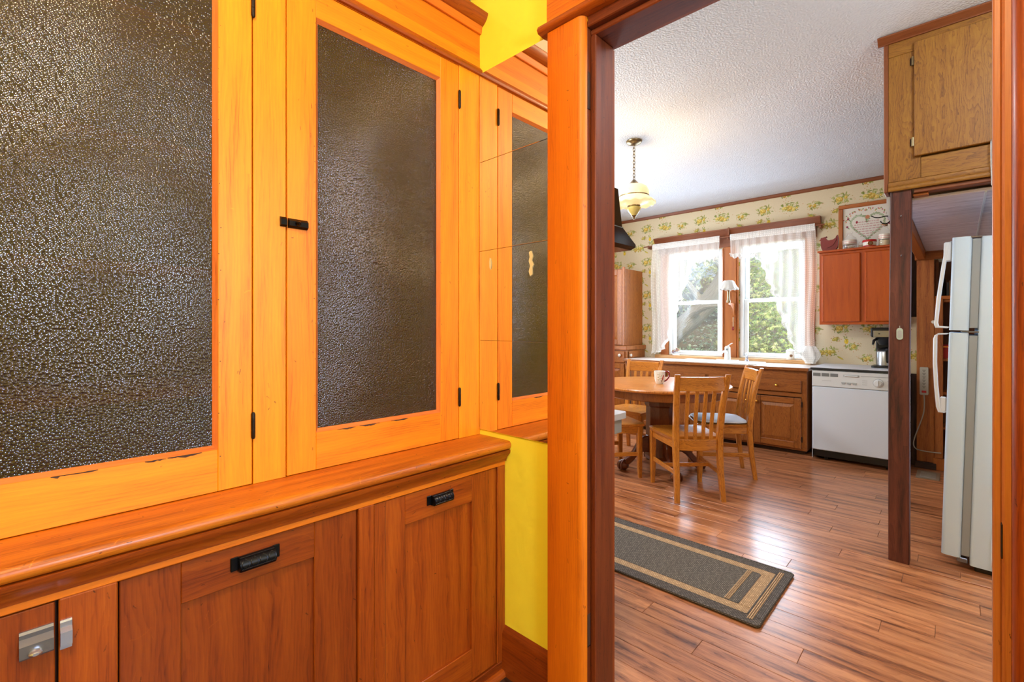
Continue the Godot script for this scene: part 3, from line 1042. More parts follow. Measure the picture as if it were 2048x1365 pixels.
func glazed_door(root: Node3D, zl: float, zr: float, st: Array, tone: String, hinge_left: bool) -> void:
	# zl is the picture-left edge (larger z); st = [left stile, right stile, bottom rail top, top rail bottom]
	var y0 := 0.8125
	var y1 := 2.131
	var x0 := CX - 0.022
	var g := G()
	g.box(V(x0, y0, zl - st[0]), V(CX, y1, zl), 0.0015, 1)
	g.uo = Vector2(rng.randf() * 3, rng.randf() * 3)
	g.box(V(x0, y0, zr), V(CX, y1, zr + st[1]), 0.0015, 1)
	g.uo = Vector2(rng.randf() * 3, rng.randf() * 3)
	g.box(V(x0, y0, zr + st[1]), V(CX - 0.0003, st[2], zl - st[0]), 0.0012, 2)
	g.uo = Vector2(rng.randf() * 3, rng.randf() * 3)
	g.box(V(x0, st[3], zr + st[1]), V(CX - 0.0003, y1, zl - st[0]), 0.0012, 2)
	var door := part("door", g, tone, root)
	# sloped glazing bead
	var a: float = zl - st[0]
	var b: float = zr + st[1]
	var w := 0.009
	var bx := CX - 0.012
	var bd := G()
	var o := [V(CX - 0.0005, st[2], a), V(CX - 0.0005, st[2], b), V(CX - 0.0005, st[3], b), V(CX - 0.0005, st[3], a)]
	var i := [V(bx, st[2] + w, a - w), V(bx, st[2] + w, b + w), V(bx, st[3] - w, b + w), V(bx, st[3] - w, a - w)]
	for k in 4:
		var k1 := (k + 1) % 4
		var l: float = o[k].distance_to(o[k1])
		var nn: Vector3 = (o[k1] - o[k]).cross(i[k] - o[k]).normalized()
		if nn.x < 0.0:
			nn = -nn
		bd.quad(o[k], o[k1], i[k1], i[k], nn, Vector2(0, 0), Vector2(l, 0), Vector2(l, w), Vector2(0, w))
	part("glazing_bead", bd, "fir_lit", door)
	var pane := Geo.new()
	pane.box(V(bx - 0.0045, st[2] + 0.002, b + 0.002), V(bx - 0.0005, st[3] - 0.002, a - 0.002), 0.0, 1)
	for k in pane.v.size():
		pane.uv[k] = Vector2(pane.v[k].z, pane.v[k].y)
	part("glass_pane", pane, "pebbled_glass_fine" if tone == "fir" else "pebbled_glass", door)
	var hz := zl + 0.0012 if hinge_left else zr - 0.0012
	for y in [[0.925, 0.993], [1.978, 2.044]]:
		var h := Geo.new().lathe(V(CX + 0.0045, 0, hz), [[0.0, y[0]], [0.003, y[0] + 0.001], [0.0048, y[0] + 0.005], [0.0048, y[0] + 0.022], [0.0043, y[0] + 0.0225], [0.0043, y[0] + 0.0232], [0.0048, y[0] + 0.0237], [0.0048, y[1] - 0.022], [0.0043, y[1] - 0.0215], [0.0048, y[1] - 0.021], [0.0048, y[1] - 0.005], [0.003, y[1] - 0.001], [0.0, y[1]]], 12)
		part("hinge", h, "rusty_iron", door)
	# old tack holes along the bead
	var tk := Geo.new()
	for k in 22:
		var y := 0.90 + k * 0.054 + rng.randf_range(-0.01, 0.01)
		for zz in [a + 0.004, b - 0.004]:
			if rng.randf() < 0.8:
				var r := rng.randf_range(0.0006, 0.0012)
				var zo: float = zz + rng.randf_range(-0.003, 0.003)
				tk.box(V(CX - 0.0003, y - r, zo - r), V(CX + 0.0002, y + r, zo + r), r * 0.5)
	# scorched streaks where the bottom bead meets the rail
	for k in 6:
		var sc := G()
		var z0 := rng.randf_range(b + 0.02, a - 0.08)
		var l := rng.randf_range(0.015, 0.07)
		var up := []
		var dn := []
		for q in 8:
			var t := q / 7.0
			up.append([t * l, 0.0005 - rng.randf() * 0.001])
			dn.append([(1.0 - t) * l, -0.001 - rng.randf() * 0.005 * sin(PI * t)])
		sc.extrude(up + dn, V(CX - 0.0002 + 0.0001 * k, st[2] - 0.001, z0), V(0, 0, 1), V(0, 1, 0), V(0.0003, 0, 0))
		part("scorch_mark", sc, "dark_board", door)
	var hole := part("tack_hole", tk, "dark_board", door)
	hole.set_meta("kind", "stuff")

func build_upper_cupboard() -> void:
	var up := thing("glazed_wall_cupboard", "built-in orange fir wall cupboard with pebbled glass doors above the wooden counter", "cupboard", V(CX, 0.81, -0.40))
	var x0 := CX - 0.02
	board("stile", V(x0, 0.811, -0.4075), V(CX, 2.14, -0.4865), "fir_gold", up, 1, 0.0012)
	board("stile", V(x0, 0.811, -1.0775), V(CX, 2.14, HZ + 0.001), "fir_gold", up, 1, 0.0012)
	board("stile", V(x0, 0.811, 0.184), V(CX, 2.14, 0.27), "fir_gold", up, 1, 0.0012)
	board("rail", V(x0, 2.1335, 0.27), V(CX - 0.0005, 2.20, HZ + 0.001), "fir", up, 2, 0.001)
	glazed_door(up, 0.182, -0.4050, [0.078, 0.075, 0.913, 2.058], "fir_gold", false)
	glazed_door(up, -0.4890, -1.0750, [0.078, 0.080, 0.915, 2.058], "fir", false)
	# carcass behind the glass
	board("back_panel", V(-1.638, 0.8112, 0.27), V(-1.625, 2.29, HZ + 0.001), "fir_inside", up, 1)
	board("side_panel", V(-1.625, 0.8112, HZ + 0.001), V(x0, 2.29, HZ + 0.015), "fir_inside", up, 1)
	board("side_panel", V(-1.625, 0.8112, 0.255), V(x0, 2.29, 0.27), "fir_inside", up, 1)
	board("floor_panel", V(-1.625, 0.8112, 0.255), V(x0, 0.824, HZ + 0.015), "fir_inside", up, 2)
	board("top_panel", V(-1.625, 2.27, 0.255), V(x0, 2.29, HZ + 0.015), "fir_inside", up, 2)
	for y in [1.052, 1.334, 1.617, 1.905]:
		board("shelf", V(-1.624, y - 0.013, 0.254), V(-1.318, y + 0.013, HZ + 0.016), "shelf_wood", up, 2, 0.004)
	# latch of the right-hand door: keeper on the stile, body with a thumb on the door
	part("latch_keeper", G().extrude([[0, 0], [0.003, 0.0], [0.010, 0.004], [0.010, 0.019], [0.004, 0.025], [0, 0.026]], V(CX, 1.468, -0.4865), Vector3.RIGHT, Vector3.UP, V(0, 0, 0.0155), 0.95), "black_iron", up)
	var la := part("latch", G().extrude([[0, 0], [0.004, 0.0], [0.012, 0.005], [0.012, 0.018], [0.004, 0.025], [0, 0.026]], V(CX, 1.467, -0.491), Vector3.RIGHT, Vector3.UP, V(0, 0, -0.050), 0.95), "black_iron", up)
	part("thumb_knob", Geo.new().tube([V(CX + 0.011, 1.479, -0.512), V(CX + 0.020, 1.479, -0.512), V(CX + 0.024, 1.4785, -0.513)], [0.006, 0.0065, 0.0035], 10), "black_iron", la)
	# cornice: lip, frieze board, bead and crown, run along z
	var run := V(0, 0, HZ - 0.30)
	part("cornice_lip", G().extrude([[0, 0], [0.010, 0.0], [0.013, 0.006], [0.012, 0.016], [0.006, 0.024], [0.0, 0.030]], V(CX, 2.134, 0.30), Vector3.RIGHT, Vector3.UP, run, 0.6), "fir_red", up)
	board("frieze", V(CX - 0.018, 2.163, 0.30), V(CX - 0.002, 2.300, HZ), "fir_amber", up, 2, 0.001)
	part("bead_moulding", G().extrude([[0, 0], [0.006, 0.0], [0.009, 0.004], [0.011, 0.022], [0.014, 0.026], [0, 0.027]], V(CX, 2.286, 0.30), Vector3.RIGHT, Vector3.UP, run, 0.7), "fir_amber", up)
	part("crown_moulding", G().extrude([[0, 0], [0.014, 0.0], [0.020, 0.003], [0.029, 0.010], [0.036, 0.019], [0.041, 0.029], [0.042, 0.036], [0.037, 0.042], [-0.055, 0.046], [-0.055, 0.0]], V(CX, 2.311, 0.30), Vector3.RIGHT, Vector3.UP, run, 0.7), "fir_red", up)

func build_worktop() -> void:
	var w := thing("worktop", "worn orange wooden counter ledge with rounded nosing between the upper and lower cupboards", "worktop", V(-1.25, 0.78, -0.45))
	var o := [[-0.36, -0.028], [0.108, -0.028], [0.118, -0.030], [0.130, -0.031], [0.141, -0.028]]
	for k in 8:
		var a := -PI * 0.40 + PI * 0.88 * k / 7.0
		o.append([0.1445 + cos(a) * 0.0135, -0.0145 + sin(a) * 0.0145])
	o.append([0.132, 0.0003])
	o.append([-0.36, 0.0])
	part("counter_board", G().extrude(o, V(CX, 0.8105, 0.45), Vector3.RIGHT, Vector3.UP, V(0, 0, HZ - 0.45), 0.8, 6), "fir_worn", w)
	part("cove_moulding", G().extrude([[0, 0], [0.005, 0.0], [0.006, 0.006], [0.010, 0.014], [0.016, 0.022], [0.024, 0.030], [0.026, 0.042], [0.0, 0.042]], V(LX + 0.0002, 0.7385, 0.45), Vector3.RIGHT, Vector3.UP, V(0, 0, HZ - 0.45), 0.6), "fir_red", w)

func cup_pull(parent: Node3D, z: float, y: float, w: float, h: float, x: float) -> void:
	# hooded bin pull: lugs at both ends and a curved hood open below
	var g := G()
	var pr := []
	for k in 9:
		var a := PI * (0.55 - 0.80 * k / 8.0)
		pr.append([maxf(0.0, cos(a)) * h * 0.62 + 0.004, sin(a) * h * 0.50])
	for k in range(8, -1, -1):
		var a := PI * (0.55 - 0.80 * k / 8.0)
		pr.append([maxf(0.0, cos(a)) * h * 0.50 + 0.002, sin(a) * h * 0.40])
	g.extrude(pr, V(x, y, z + w * 0.36), Vector3.RIGHT, Vector3.UP, V(0, 0, -w * 0.72), 0.7, 4)
	for s in [-1.0, 1.0]:
		g.box(V(x, y - h * 0.34, z + s * w * 0.42 - w * 0.085), V(x + 0.004, y + h * 0.5, z + s * w * 0.42 + w * 0.085), 0.0015, 1)
		var e := []
		for k in 7:
			var a := PI * (0.55 - 0.80 * k / 6.0)
			e.append([maxf(0.0, cos(a)) * h * 0.60 + 0.003, sin(a) * h * 0.48])
		e.append([0.0, -h * 0.36])
		e.append([0.0, h * 0.48])
		g.extrude(e, V(x, y, z + s * w * 0.345), Vector3.RIGHT, Vector3.UP, V(0, 0, s * 0.0025), 0.7)
	var p := part("cup_pull", g, "iron", parent)
	var r := Geo.new()                                   # raised scrolls on the hood
	for k in 4:
		var zc := z - w * 0.27 + w * 0.18 * k
		for s in [-1.0, 1.0]:
			var pts := []
			for i in 9:
				var t := i / 8.0
				var a := PI * (0.30 - 0.42 * t)
				pts.append(V(x + cos(a) * h * 0.62 + 0.0045, y + sin(a) * h * 0.50, zc + s * w * 0.075 * sin(t * PI)))
			r.tube(pts, 0.0009, 5)
	for yy in [0.46, -0.14]:
		var a := asin(clampf(yy / 0.5, -1, 1))
		r.tube([V(x + cos(a) * h * 0.62 + 0.0045, y + yy * h, z + w * 0.35), V(x + cos(a) * h * 0.62 + 0.0045, y + yy * h, z - w * 0.35)], 0.0012, 5)
	part("scroll_relief", r, "iron", p)

func bin_front(root: Node3D, zl: float, zr: float, sl: float, sr: float, x: float, tone: String) -> Node3D:
	var y0 := 0.045
	var y1 := 0.7195
	var yt := 0.633
	var yb := 0.148
	var g := G()
	g.box(V(x - 0.022, y0, zl - sl), V(x, y1, zl), 0.0015, 1)
	g.uo = Vector2(rng.randf() * 3, rng.randf() * 3)
	g.box(V(x - 0.022, y0, zr), V(x, y1, zr + sr), 0.0015, 1)
	g.uo = Vector2(rng.randf() * 3, rng.randf() * 3)
	g.box(V(x - 0.022, yt, zr + sr), V(x - 0.0003, y1, zl - sl), 0.0015, 2)
	g.uo = Vector2(rng.randf() * 3, rng.randf() * 3)
	g.box(V(x - 0.022, y0, zr + sr), V(x - 0.0003, yb, zl - sl), 0.0015, 2)
	var door := part("door", g, tone, root)
	board("panel", V(x - 0.020, yb - 0.01, zr + sr - 0.008), V(x - 0.010, yt + 0.01, zl - sl + 0.008), tone, door, 1, 0.001)
	return door

func build_lower_cupboard() -> void:
	var lo := thing("base_cupboard", "built-in reddish fir base cupboard with recessed panel doors and black cup pulls below the counter", "cupboard", V(LX, 0, -0.40))
	board("rail", V(LX - 0.022, 0.7225, 0.45), V(LX, 0.746, HZ), "fir_amber", lo, 2, 0.002)
	board("bottom_rail", V(LX - 0.022, -0.004, 0.45), V(LX, 0.0425, HZ), "fir_russet", lo, 2, 0.002)
	board("stile", V(LX - 0.022, 0.0425, -0.0510), V(LX, 0.7225, -0.1315), "fir_red", lo, 1, 0.002)
	board("stile", V(LX - 0.022, 0.0425, -0.6235), V(LX, 0.7225, -0.6695), "fir_red", lo, 1, 0.002)
	board("stile", V(LX - 0.022, 0.0425, -1.1415), V(LX, 0.7225, HZ), "fir_red", lo, 1, 0.002)
	board("carcass", V(-1.60, 0.0, 0.45), V(LX - 0.030, 0.74, HZ), "dark_board", lo, 1)
	part("shoe_moulding", G().extrude([[0, 0], [0.018, 0], [0.0165, 0.010], [0.010, 0.018], [0, 0.020]], V(LX, -0.004, 0.45), Vector3.RIGHT, Vector3.UP, V(0, 0, HZ - 0.45), 0.6), "fir_red", lo)
	var d1 := bin_front(lo, -0.1345, -0.6215, 0.0985, 0.1125, LX - 0.008, "fir_russet")
	cup_pull(d1, -0.374, 0.678, 0.102, 0.036, LX - 0.008)
	var d2 := bin_front(lo, -0.6715, -1.1385, 0.0995, 0.1100, LX - 0.005, "fir_red")
	cup_pull(d2, -0.897, 0.680, 0.100, 0.034, LX - 0.005)
	board("crack", V(LX - 0.0052, 0.05, -0.7055), V(LX - 0.0047, 0.7185, -0.7063), "dark_board", d2, 1, 0.0)
	var d0 := bin_front(lo, 0.42, -0.0465, 0.10, 0.115, LX - 0.003, "fir_russet")
	# chrome turn catch on the left door and its keeper on the frame
	var x := LX - 0.003
	var body := part("catch", G().extrude([[0, 0], [0.003, 0.0], [0.004, 0.004], [0.016, 0.006], [0.018, 0.009], [0.017, 0.029], [0.006, 0.037], [0.006, 0.044], [0.003, 0.048], [0, 0.048]], V(x, 0.637, -0.0025), Vector3.RIGHT, Vector3.UP, V(0, 0, -0.0420), 0.97), "dark_chrome", d0)
	part("thumb_turn", Geo.new().tube([V(x + 0.017, 0.653, -0.022), V(x + 0.026, 0.653, -0.022), V(x + 0.030, 0.653, -0.022)], [0.0085, 0.009, 0.004], 12, 0.6), "chrome", body)
	part("catch_keeper", G().extrude([[0, 0], [0.003, 0.0], [0.003, 0.006], [0.014, 0.010], [0.0145, 0.034], [0.005, 0.040], [0.005, 0.048], [0.003, 0.051], [0, 0.051]], V(LX, 0.634, -0.0525), Vector3.RIGHT, Vector3.UP, V(0, 0, -0.0155), 0.97), "chrome", lo)

# ---------------------------------------------------------------- kitchen: window wall
func build_kitchen_wall() -> void:
	# wall with two openings
	var L0 := -2.64
	var L1 := -1.985
	var R0 := -1.795
	var R1 := -1.150
	var yb := 0.868
	var yt := 2.13
	var fw := setting("wall_far")
	for q in [[WL - 0.1, L0, -0.05, 2.80], [L1, R0, yb, yt], [R1, -0.30, -0.05, 2.80], [L0, R1, -0.05, yb], [L0, R1, yt, 2.80]]:
		wall("plaster_papered", V(q[0], q[2], WZ - 0.14), V(q[1], q[3], WZ), "wallpaper", fw)
	# dark strip where the wall meets the ceiling
	part("trim_2", G().extrude([[0, 0], [0.010, 0], [0.018, 0.008], [0.018, 0.024], [0.024, 0.033], [0, 0.033]], V(WL, ceil_y(WZ) - 0.034, WZ), Vector3.BACK, Vector3.UP, V(3.38, 0, 0), 0.7), "trim_brown").set_meta("kind", "structure")
	board("baseboard_far", V(WL, 0, WZ), V(-0.32, 0.12, WZ + 0.018), "trim_brown", null, 0).set_meta("kind", "structure")
	# casings round the pair of windows
	var tr := setting("trim_3", V(-1.9, 0.86, WZ))
	board("side_casing", V(L0 - 0.105, 0.86, WZ), V(L0, yt + 0.01, WZ + 0.022), "trim_orange", tr, 1, 0.004)
	board("side_casing", V(R1, 0.86, WZ), V(R1 + 0.085, yt + 0.01, WZ + 0.022), "trim_orange", tr, 1, 0.004)
	board("mullion_board", V(L1 + 0.012, 0.86, WZ), V(R0 - 0.012, yt + 0.01, WZ + 0.020), "trim_orange", tr, 1, 0.004)
	for x in [L1 + 0.006, R0 - 0.022, R0 - 0.042]:
		board("mullion_bead", V(x, 0.862, WZ + 0.018), V(x + 0.015, yt, WZ + 0.034), "trim_orange", tr, 1, 0.006)
	board("head_board", V(L0 - 0.125, yt + 0.01, WZ), V(R1 + 0.10, 2.262, WZ + 0.024), "trim_brown", tr, 0, 0.003)
	part("head_cornice", G().extrude([[0, 0], [0.030, 0], [0.033, 0.010], [0.050, 0.030], [0.068, 0.055], [0.075, 0.060], [0.075, 0.074], [0, 0.078]], V(L0 - 0.175, 2.268, WZ), Vector3.BACK, Vector3.UP, V(R1 - L0 + 0.315, 0, 0), 0.7), "trim_brown", tr)
	board("cornice_joint", V(-1.905, 2.262, WZ + 0.02), V(-1.885, 2.352, WZ + 0.078), "trim_brown", tr, 1, 0.004)
	part("sill", G().extrude([[0, 0], [0.072, 0], [0.080, 0.008], [0.080, 0.040], [0.074, 0.047], [-0.14, 0.047], [-0.14, 0]], V(L0 - 0.15, 0.820, WZ), Vector3.BACK, Vector3.UP, V(R1 - L0 + 0.21, 0, 0), 0.7), "sill_pale", tr)
	var n := 1
	for w in [[L0, L1], [R0, R1]]:
		var wn := setting("window_%d" % n, V((w[0] + w[1]) * 0.5, yb, WZ - 0.07))
		n += 1
		var a: float = w[0] + 0.002
		var b: float = w[1] - 0.002
		var z := WZ - 0.075
		# outer frame
		board("frame", V(a, yb + 0.002, z - 0.045), V(a + 0.030, yt - 0.002, WZ + 0.002), "vinyl", wn, 1, 0.003)
		board("frame", V(b - 0.030, yb + 0.002, z - 0.045), V(b, yt - 0.002, WZ + 0.002), "vinyl", wn, 1, 0.003)
		board("frame", V(a + 0.030, yt - 0.032, z - 0.045), V(b - 0.030, yt - 0.002, WZ + 0.002), "vinyl", wn, 0, 0.003)
		board("frame", V(a + 0.030, yb + 0.002, z - 0.045), V(b - 0.030, yb + 0.022, WZ + 0.002), "vinyl", wn, 0, 0.003)
		# upper and lower sash
		for s in [[1.500, yt - 0.032, z - 0.030, "upper_sash"], [yb + 0.022, 1.532, z + 0.010, "lower_sash"]]:
			var zz: float = s[2]
			var g := G()
			g.box(V(a + 0.030, s[0], zz), V(a + 0.070, s[1], zz + 0.030), 0.003, 1)
			g.box(V(b - 0.070, s[0], zz), V(b - 0.030, s[1], zz + 0.030), 0.003, 1)
			g.box(V(a + 0.070, s[1] - 0.036, zz), V(b - 0.070, s[1], zz + 0.030), 0.003, 0)
			g.box(V(a + 0.070, s[0], zz), V(b - 0.070, s[0] + 0.036, zz + 0.030), 0.003, 0)
			var sash := part(s[3], g, "vinyl", wn)
			board("pane", V(a + 0.066, s[0] + 0.03, zz + 0.013), V(b - 0.066, s[1] - 0.03, zz + 0.017), "pane", sash, 1, 0.0)
		board("sash_lock", V((a + b) * 0.5 - 0.03, 1.532, z + 0.012), V((a + b) * 0.5 + 0.03, 1.545, z + 0.036), "vinyl", wn, 0, 0.004)
	build_curtains()
	build_sill_things()

# a sheer lace curtain: straight along the rod, falling full length at its outer side and gathered up in a scalloped curve
func curtain(label: String, x_out: float, x_in: float, sd: int) -> void:
	var r := thing("lace_curtain", label, "curtain", V((x_out + x_in) * 0.5, 2.25, WZ + 0.10), "lace curtains at the kitchen window")
	var NX := 72
	var NY := 26
	var w := x_in - x_out
	var top := 2.252
	# lower edge against the share of the width, outer side first
	var edge := [[0.0, 0.875], [0.10, 0.895], [0.20, 0.95], [0.28, 1.13], [0.36, 1.32], [0.44, 1.53], [0.52, 1.68], [0.60, 1.87], [0.68, 1.98], [0.80, 1.995], [1.0, 2.005]]
	var low := func(t: float) -> float:
		for k in edge.size() - 1:
			if t <= edge[k + 1][0]:
				var q: float = (t - edge[k][0]) / (edge[k + 1][0] - edge[k][0])
				return lerpf(edge[k][1], edge[k + 1][1], q)
		return 2.0
	var at := func(t: float, y: float) -> Vector3:
		var down: float = clampf((top - y) / 0.35, 0.0, 1.0)
		var fold: float = 0.012 * sin(t * 60.0 + sd) + 0.010 * sin(t * 23.0 + sd * 2.0)
		var pull: float = 0.10 * clampf((1.9 - y) / 1.0, 0.0, 1.0)
		var tt: float = lerpf(t, t * 0.85, pull)
		var sway: float = 0.012 * sin(y * 5.0 + sd)
		return V(x_out + w * tt + (sway if t > 0.02 else sway), y, WZ + 0.098 + fold * (0.35 + 0.65 * down) + 0.02 * down)
	var g := Geo.new()
	var rings := []
	for i in NX + 1:
		var t := float(i) / NX
		var row := PackedVector3Array()
		var lo: float = low.call(t) + 0.010 * absf(sin(t * 46.0))
		for j in NY + 1:
			row.append(at.call(t, lerpf(top, lo, float(j) / NY)))
		rings.append(row)
	g.loft(rings, false, 0.3, false, Vector3.BACK)
	part("sheer_panel", g, "lace", r)
	# heading with the rod pocket
	var hd := Geo.new()
	rings = []
	for i in NX + 1:
		var t := float(i) / NX
		var row := PackedVector3Array()
		for j in 7:
			var y := top + 0.012 - j * 0.012
			var p: Vector3 = at.call(t, minf(y, top))
			row.append(V(p.x, y, WZ + 0.106 + 0.012 * sin(PI * j / 6.0) + 0.003 * sin(t * 150.0)))
		rings.append(row)
	hd.loft(rings, false, 0.3, false, Vector3.BACK)
	part("heading", hd, "lace_dense", r)
	# scalloped lace border along the lower edge
	var tr := Geo.new()
	rings = []
	var M2 := 200
	for i in M2 + 1:
		var t := float(i) / M2
		var y0: float = low.call(t) + 0.010 * absf(sin(t * 46.0))
		var p: Vector3 = at.call(t, y0)
		var t2 := minf(t + 0.004, 1.0)
		var q: Vector3 = at.call(t2, low.call(t2))
		var d := (q - p).normalized()
		if t >= 1.0:
			d = Vector3.RIGHT * signf(w)
		var outw := V(d.y, -d.x, 0) * signf(w)
		if t > 0.7:
			outw = outw.lerp(Vector3.DOWN, 0.6)
		var row := PackedVector3Array()
		var deep := 0.040 + 0.022 * absf(sin(t * 44.0))
		for j in 5:
			var s := j / 4.0
			row.append(p + outw.normalized() * (deep * s - 0.035) + V(0, 0, 0.006 + 0.020 * s * sin(t * 120.0)))
		rings.append(row)
	tr.loft(rings, false, 0.3, false, Vector3.BACK)
	part("lace_border", tr, "lace_dense", r)
	if sd == 5:                                          # the gathered tail that rests on the sill end
		var tail := Geo.new()
		rings = []
		for i in 15:
			var t := i / 14.0
			var rad := 0.030 + 0.028 * sin(PI * clampf(t * 1.1, 0, 1))
			var row := PackedVector3Array()
			for k in 20:
				var a := TAU * k / 20.0
				var q := rad * (1.0 + 0.22 * sin(a * 6.0 + t * 2.0))
				row.append(V(x_out - 0.042 + cos(a) * q * 1.35, 1.02 - t * 0.178, WZ + 0.125 + sin(a) * q * 0.7))
			rings.append(row)
		tail.loft(rings, true, 0.3)
		part("gathered_tail", tail, "lace_dense", r)

func build_curtains() -> void:
	var rod := thing("curtain_rod", "slim dark wooden curtain rod across the pair of kitchen windows", "curtain rod", V(-1.93, 2.24, WZ + 0.105))
	part("rod", Geo.new().tube([V(-2.93, 2.243, WZ + 0.105), V(-0.965, 2.243, WZ + 0.105)], 0.008, 10), "trim_brown", rod)
	for x in [-2.87, -1.895, -1.005]:
		part("bracket", G().box(V(x - 0.012, 2.215, WZ + 0.020), V(x + 0.012, 2.258, WZ + 0.1005), 0.004, 2), "trim_brown", rod)
	curtain("left sheer white lace curtain with scalloped border, beside the red wall ornament", -2.815, -1.990, 2)
	curtain("right sheer white lace curtain with gathered tail, beside the cherry cabinet", -1.040, -1.862, 5)

func build_sill_things() -> void:
	# wall lamp on the mullion
	var z := WZ + 0.02
	var s := thing("wall_lamp", "wooden bracket wall lamp with a ruffled white glass shade between the two windows", "lamp", V(-1.885, 1.27, z))
	board("back_plate", V(-1.875, 1.27, z + 0.0005), V(-1.825, 1.62, z + 0.018), "trim_orange", s, 1, 0.006)
	part("bracket", G().extrude([[0.0, 0.0], [0.03, 0.02], [0.075, 0.09], [0.14, 0.13], [0.20, 0.135], [0.20, 0.155], [0.0, 0.155]], V(-1.862, 1.33, z + 0.0185), Vector3.BACK, Vector3.UP, V(0.024, 0, 0), 0.7), "trim_orange", s)
	part("stem", Geo.new().lathe(V(-1.85, 0, z + 0.185), [[0.0, 1.4855], [0.020, 1.486], [0.022, 1.50], [0.014, 1.52], [0.012, 1.60], [0.018, 1.62], [0.0, 1.625]], 14), "antique_brass", s)
	var sh := Geo.new()
	var rings := []
	for p in [[0.022, 1.735], [0.045, 1.732], [0.060, 1.715], [0.074, 1.685], [0.088, 1.655], [0.102, 1.636], [0.100, 1.632], [0.085, 1.652], [0.070, 1.684], [0.055, 1.712], [0.022, 1.728]]:
		var row := PackedVector3Array()
		for k in 60:
			var a := TAU * k / 60.0
			var ruf := clampf((1.68 - p[1]) / 0.05, 0.0, 1.0)
			row.append(V(-1.85 + cos(a) * p[0] * (1.0 + 0.05 * ruf * sin(a * 12.0)), p[1] + 0.006 * ruf * sin(a * 12.0), z + 0.185 + sin(a) * p[0] * (1.0 + 0.05 * ruf * sin(a * 12.0))))
		rings.append(row)
	sh.loft(rings, false, 0.4)
	part("glass_shade", sh, "white_glass", s)
	var m := thing("hanging_scoop", "small red and white scoop hanging below the wall lamp", "ornament", V(-1.855, 1.17, z + 0.03))
	part("handle", Geo.new().tube([V(-1.852, 1.325, z + 0.030), V(-1.852, 1.29, z + 0.032), V(-1.853, 1.215, z + 0.030)], [0.004, 0.003, 0.0035], 8), "cream", m)
	part("bowl", Geo.new().tube([V(-1.853, 1.222, z + 0.03), V(-1.854, 1.205, z + 0.03), V(-1.855, 1.188, z + 0.03), V(-1.855, 1.176, z + 0.03)], [0.006, 0.017, 0.021, 0.010], 14, 0.5), "red_gloss", m)
	part("loop", Geo.new().tube([V(-1.852, 1.325, z + 0.030), V(-1.852, 1.335, z + 0.025), V(-1.852, 1.338, z + 0.001)], 0.002, 6), "antique_brass", m)
	# things standing on the sill
	var y := 0.867
	var c := thing("canister", "small cream canister with a printed motif on the right end of the sill", "canister", V(-1.283, y, WZ + 0.03))
	part("body", Geo.new().lathe(V(-1.283, 0, WZ + 0.03), [[0.0, y + 0.0005], [0.034, y + 0.0005], [0.038, y + 0.006], [0.038, y + 0.082], [0.036, y + 0.086]], 22), "porcelain", c)
	part("lid", Geo.new().lathe(V(-1.283, 0, WZ + 0.03), [[0.040, y + 0.0865], [0.041, y + 0.094], [0.034, y + 0.104], [0.010, y + 0.110], [0.010, y + 0.118], [0.0, y + 0.122]], 22), "porcelain", c)
	part("motif", Geo.new().tube([V(-1.268, y + 0.045, WZ + 0.0635), V(-1.2665, y + 0.045, WZ + 0.0665)], [0.015, 0.013], 12), "book_tan", c)
	var o := thing("china_cluster", "cluster of small mauve and white china flowers on the left end of the sill", "ornament", V(-2.535, y, WZ + 0.03))
	part("base", Geo.new().lathe(V(-2.535, 0, WZ + 0.03), [[0.0, y + 0.0005], [0.045, y + 0.0005], [0.040, y + 0.014], [0.0, y + 0.020]], 18), "porcelain", o)
	var cols := ["mauve", "porcelain", "tan_cloth"]
	for k in 15:
		var a := k * 2.4
		var d := 0.045 * sqrt((k + 0.5) / 15.0)
		var p := V(-2.535 + cos(a) * d * 1.2, y + 0.024 + 0.055 * (1.0 - d / 0.05) + 0.012 * (k % 3), WZ + 0.03 + sin(a) * d * 0.5)
		part("flower", Geo.new().lathe(p, [[0.0, -0.012], [0.008, -0.008], [0.014, 0.002], [0.010, 0.008], [0.0, 0.006]], 8), cols[k % 3], o)

# ---------------------------------------------------------------- kitchen: cupboards along the window wall
func knob(parent: Node3D, p: Vector3, m: String, r := 0.016, dir := Vector3.BACK) -> void:
	part("knob", Geo.new().tube([p, p + dir * 0.010, p + dir * 0.012, p + dir * 0.020, p + dir * 0.026, p + dir * 0.029], [r * 0.55, r * 0.45, r * 0.8, r, r * 0.75, r * 0.2], 14), m, parent)

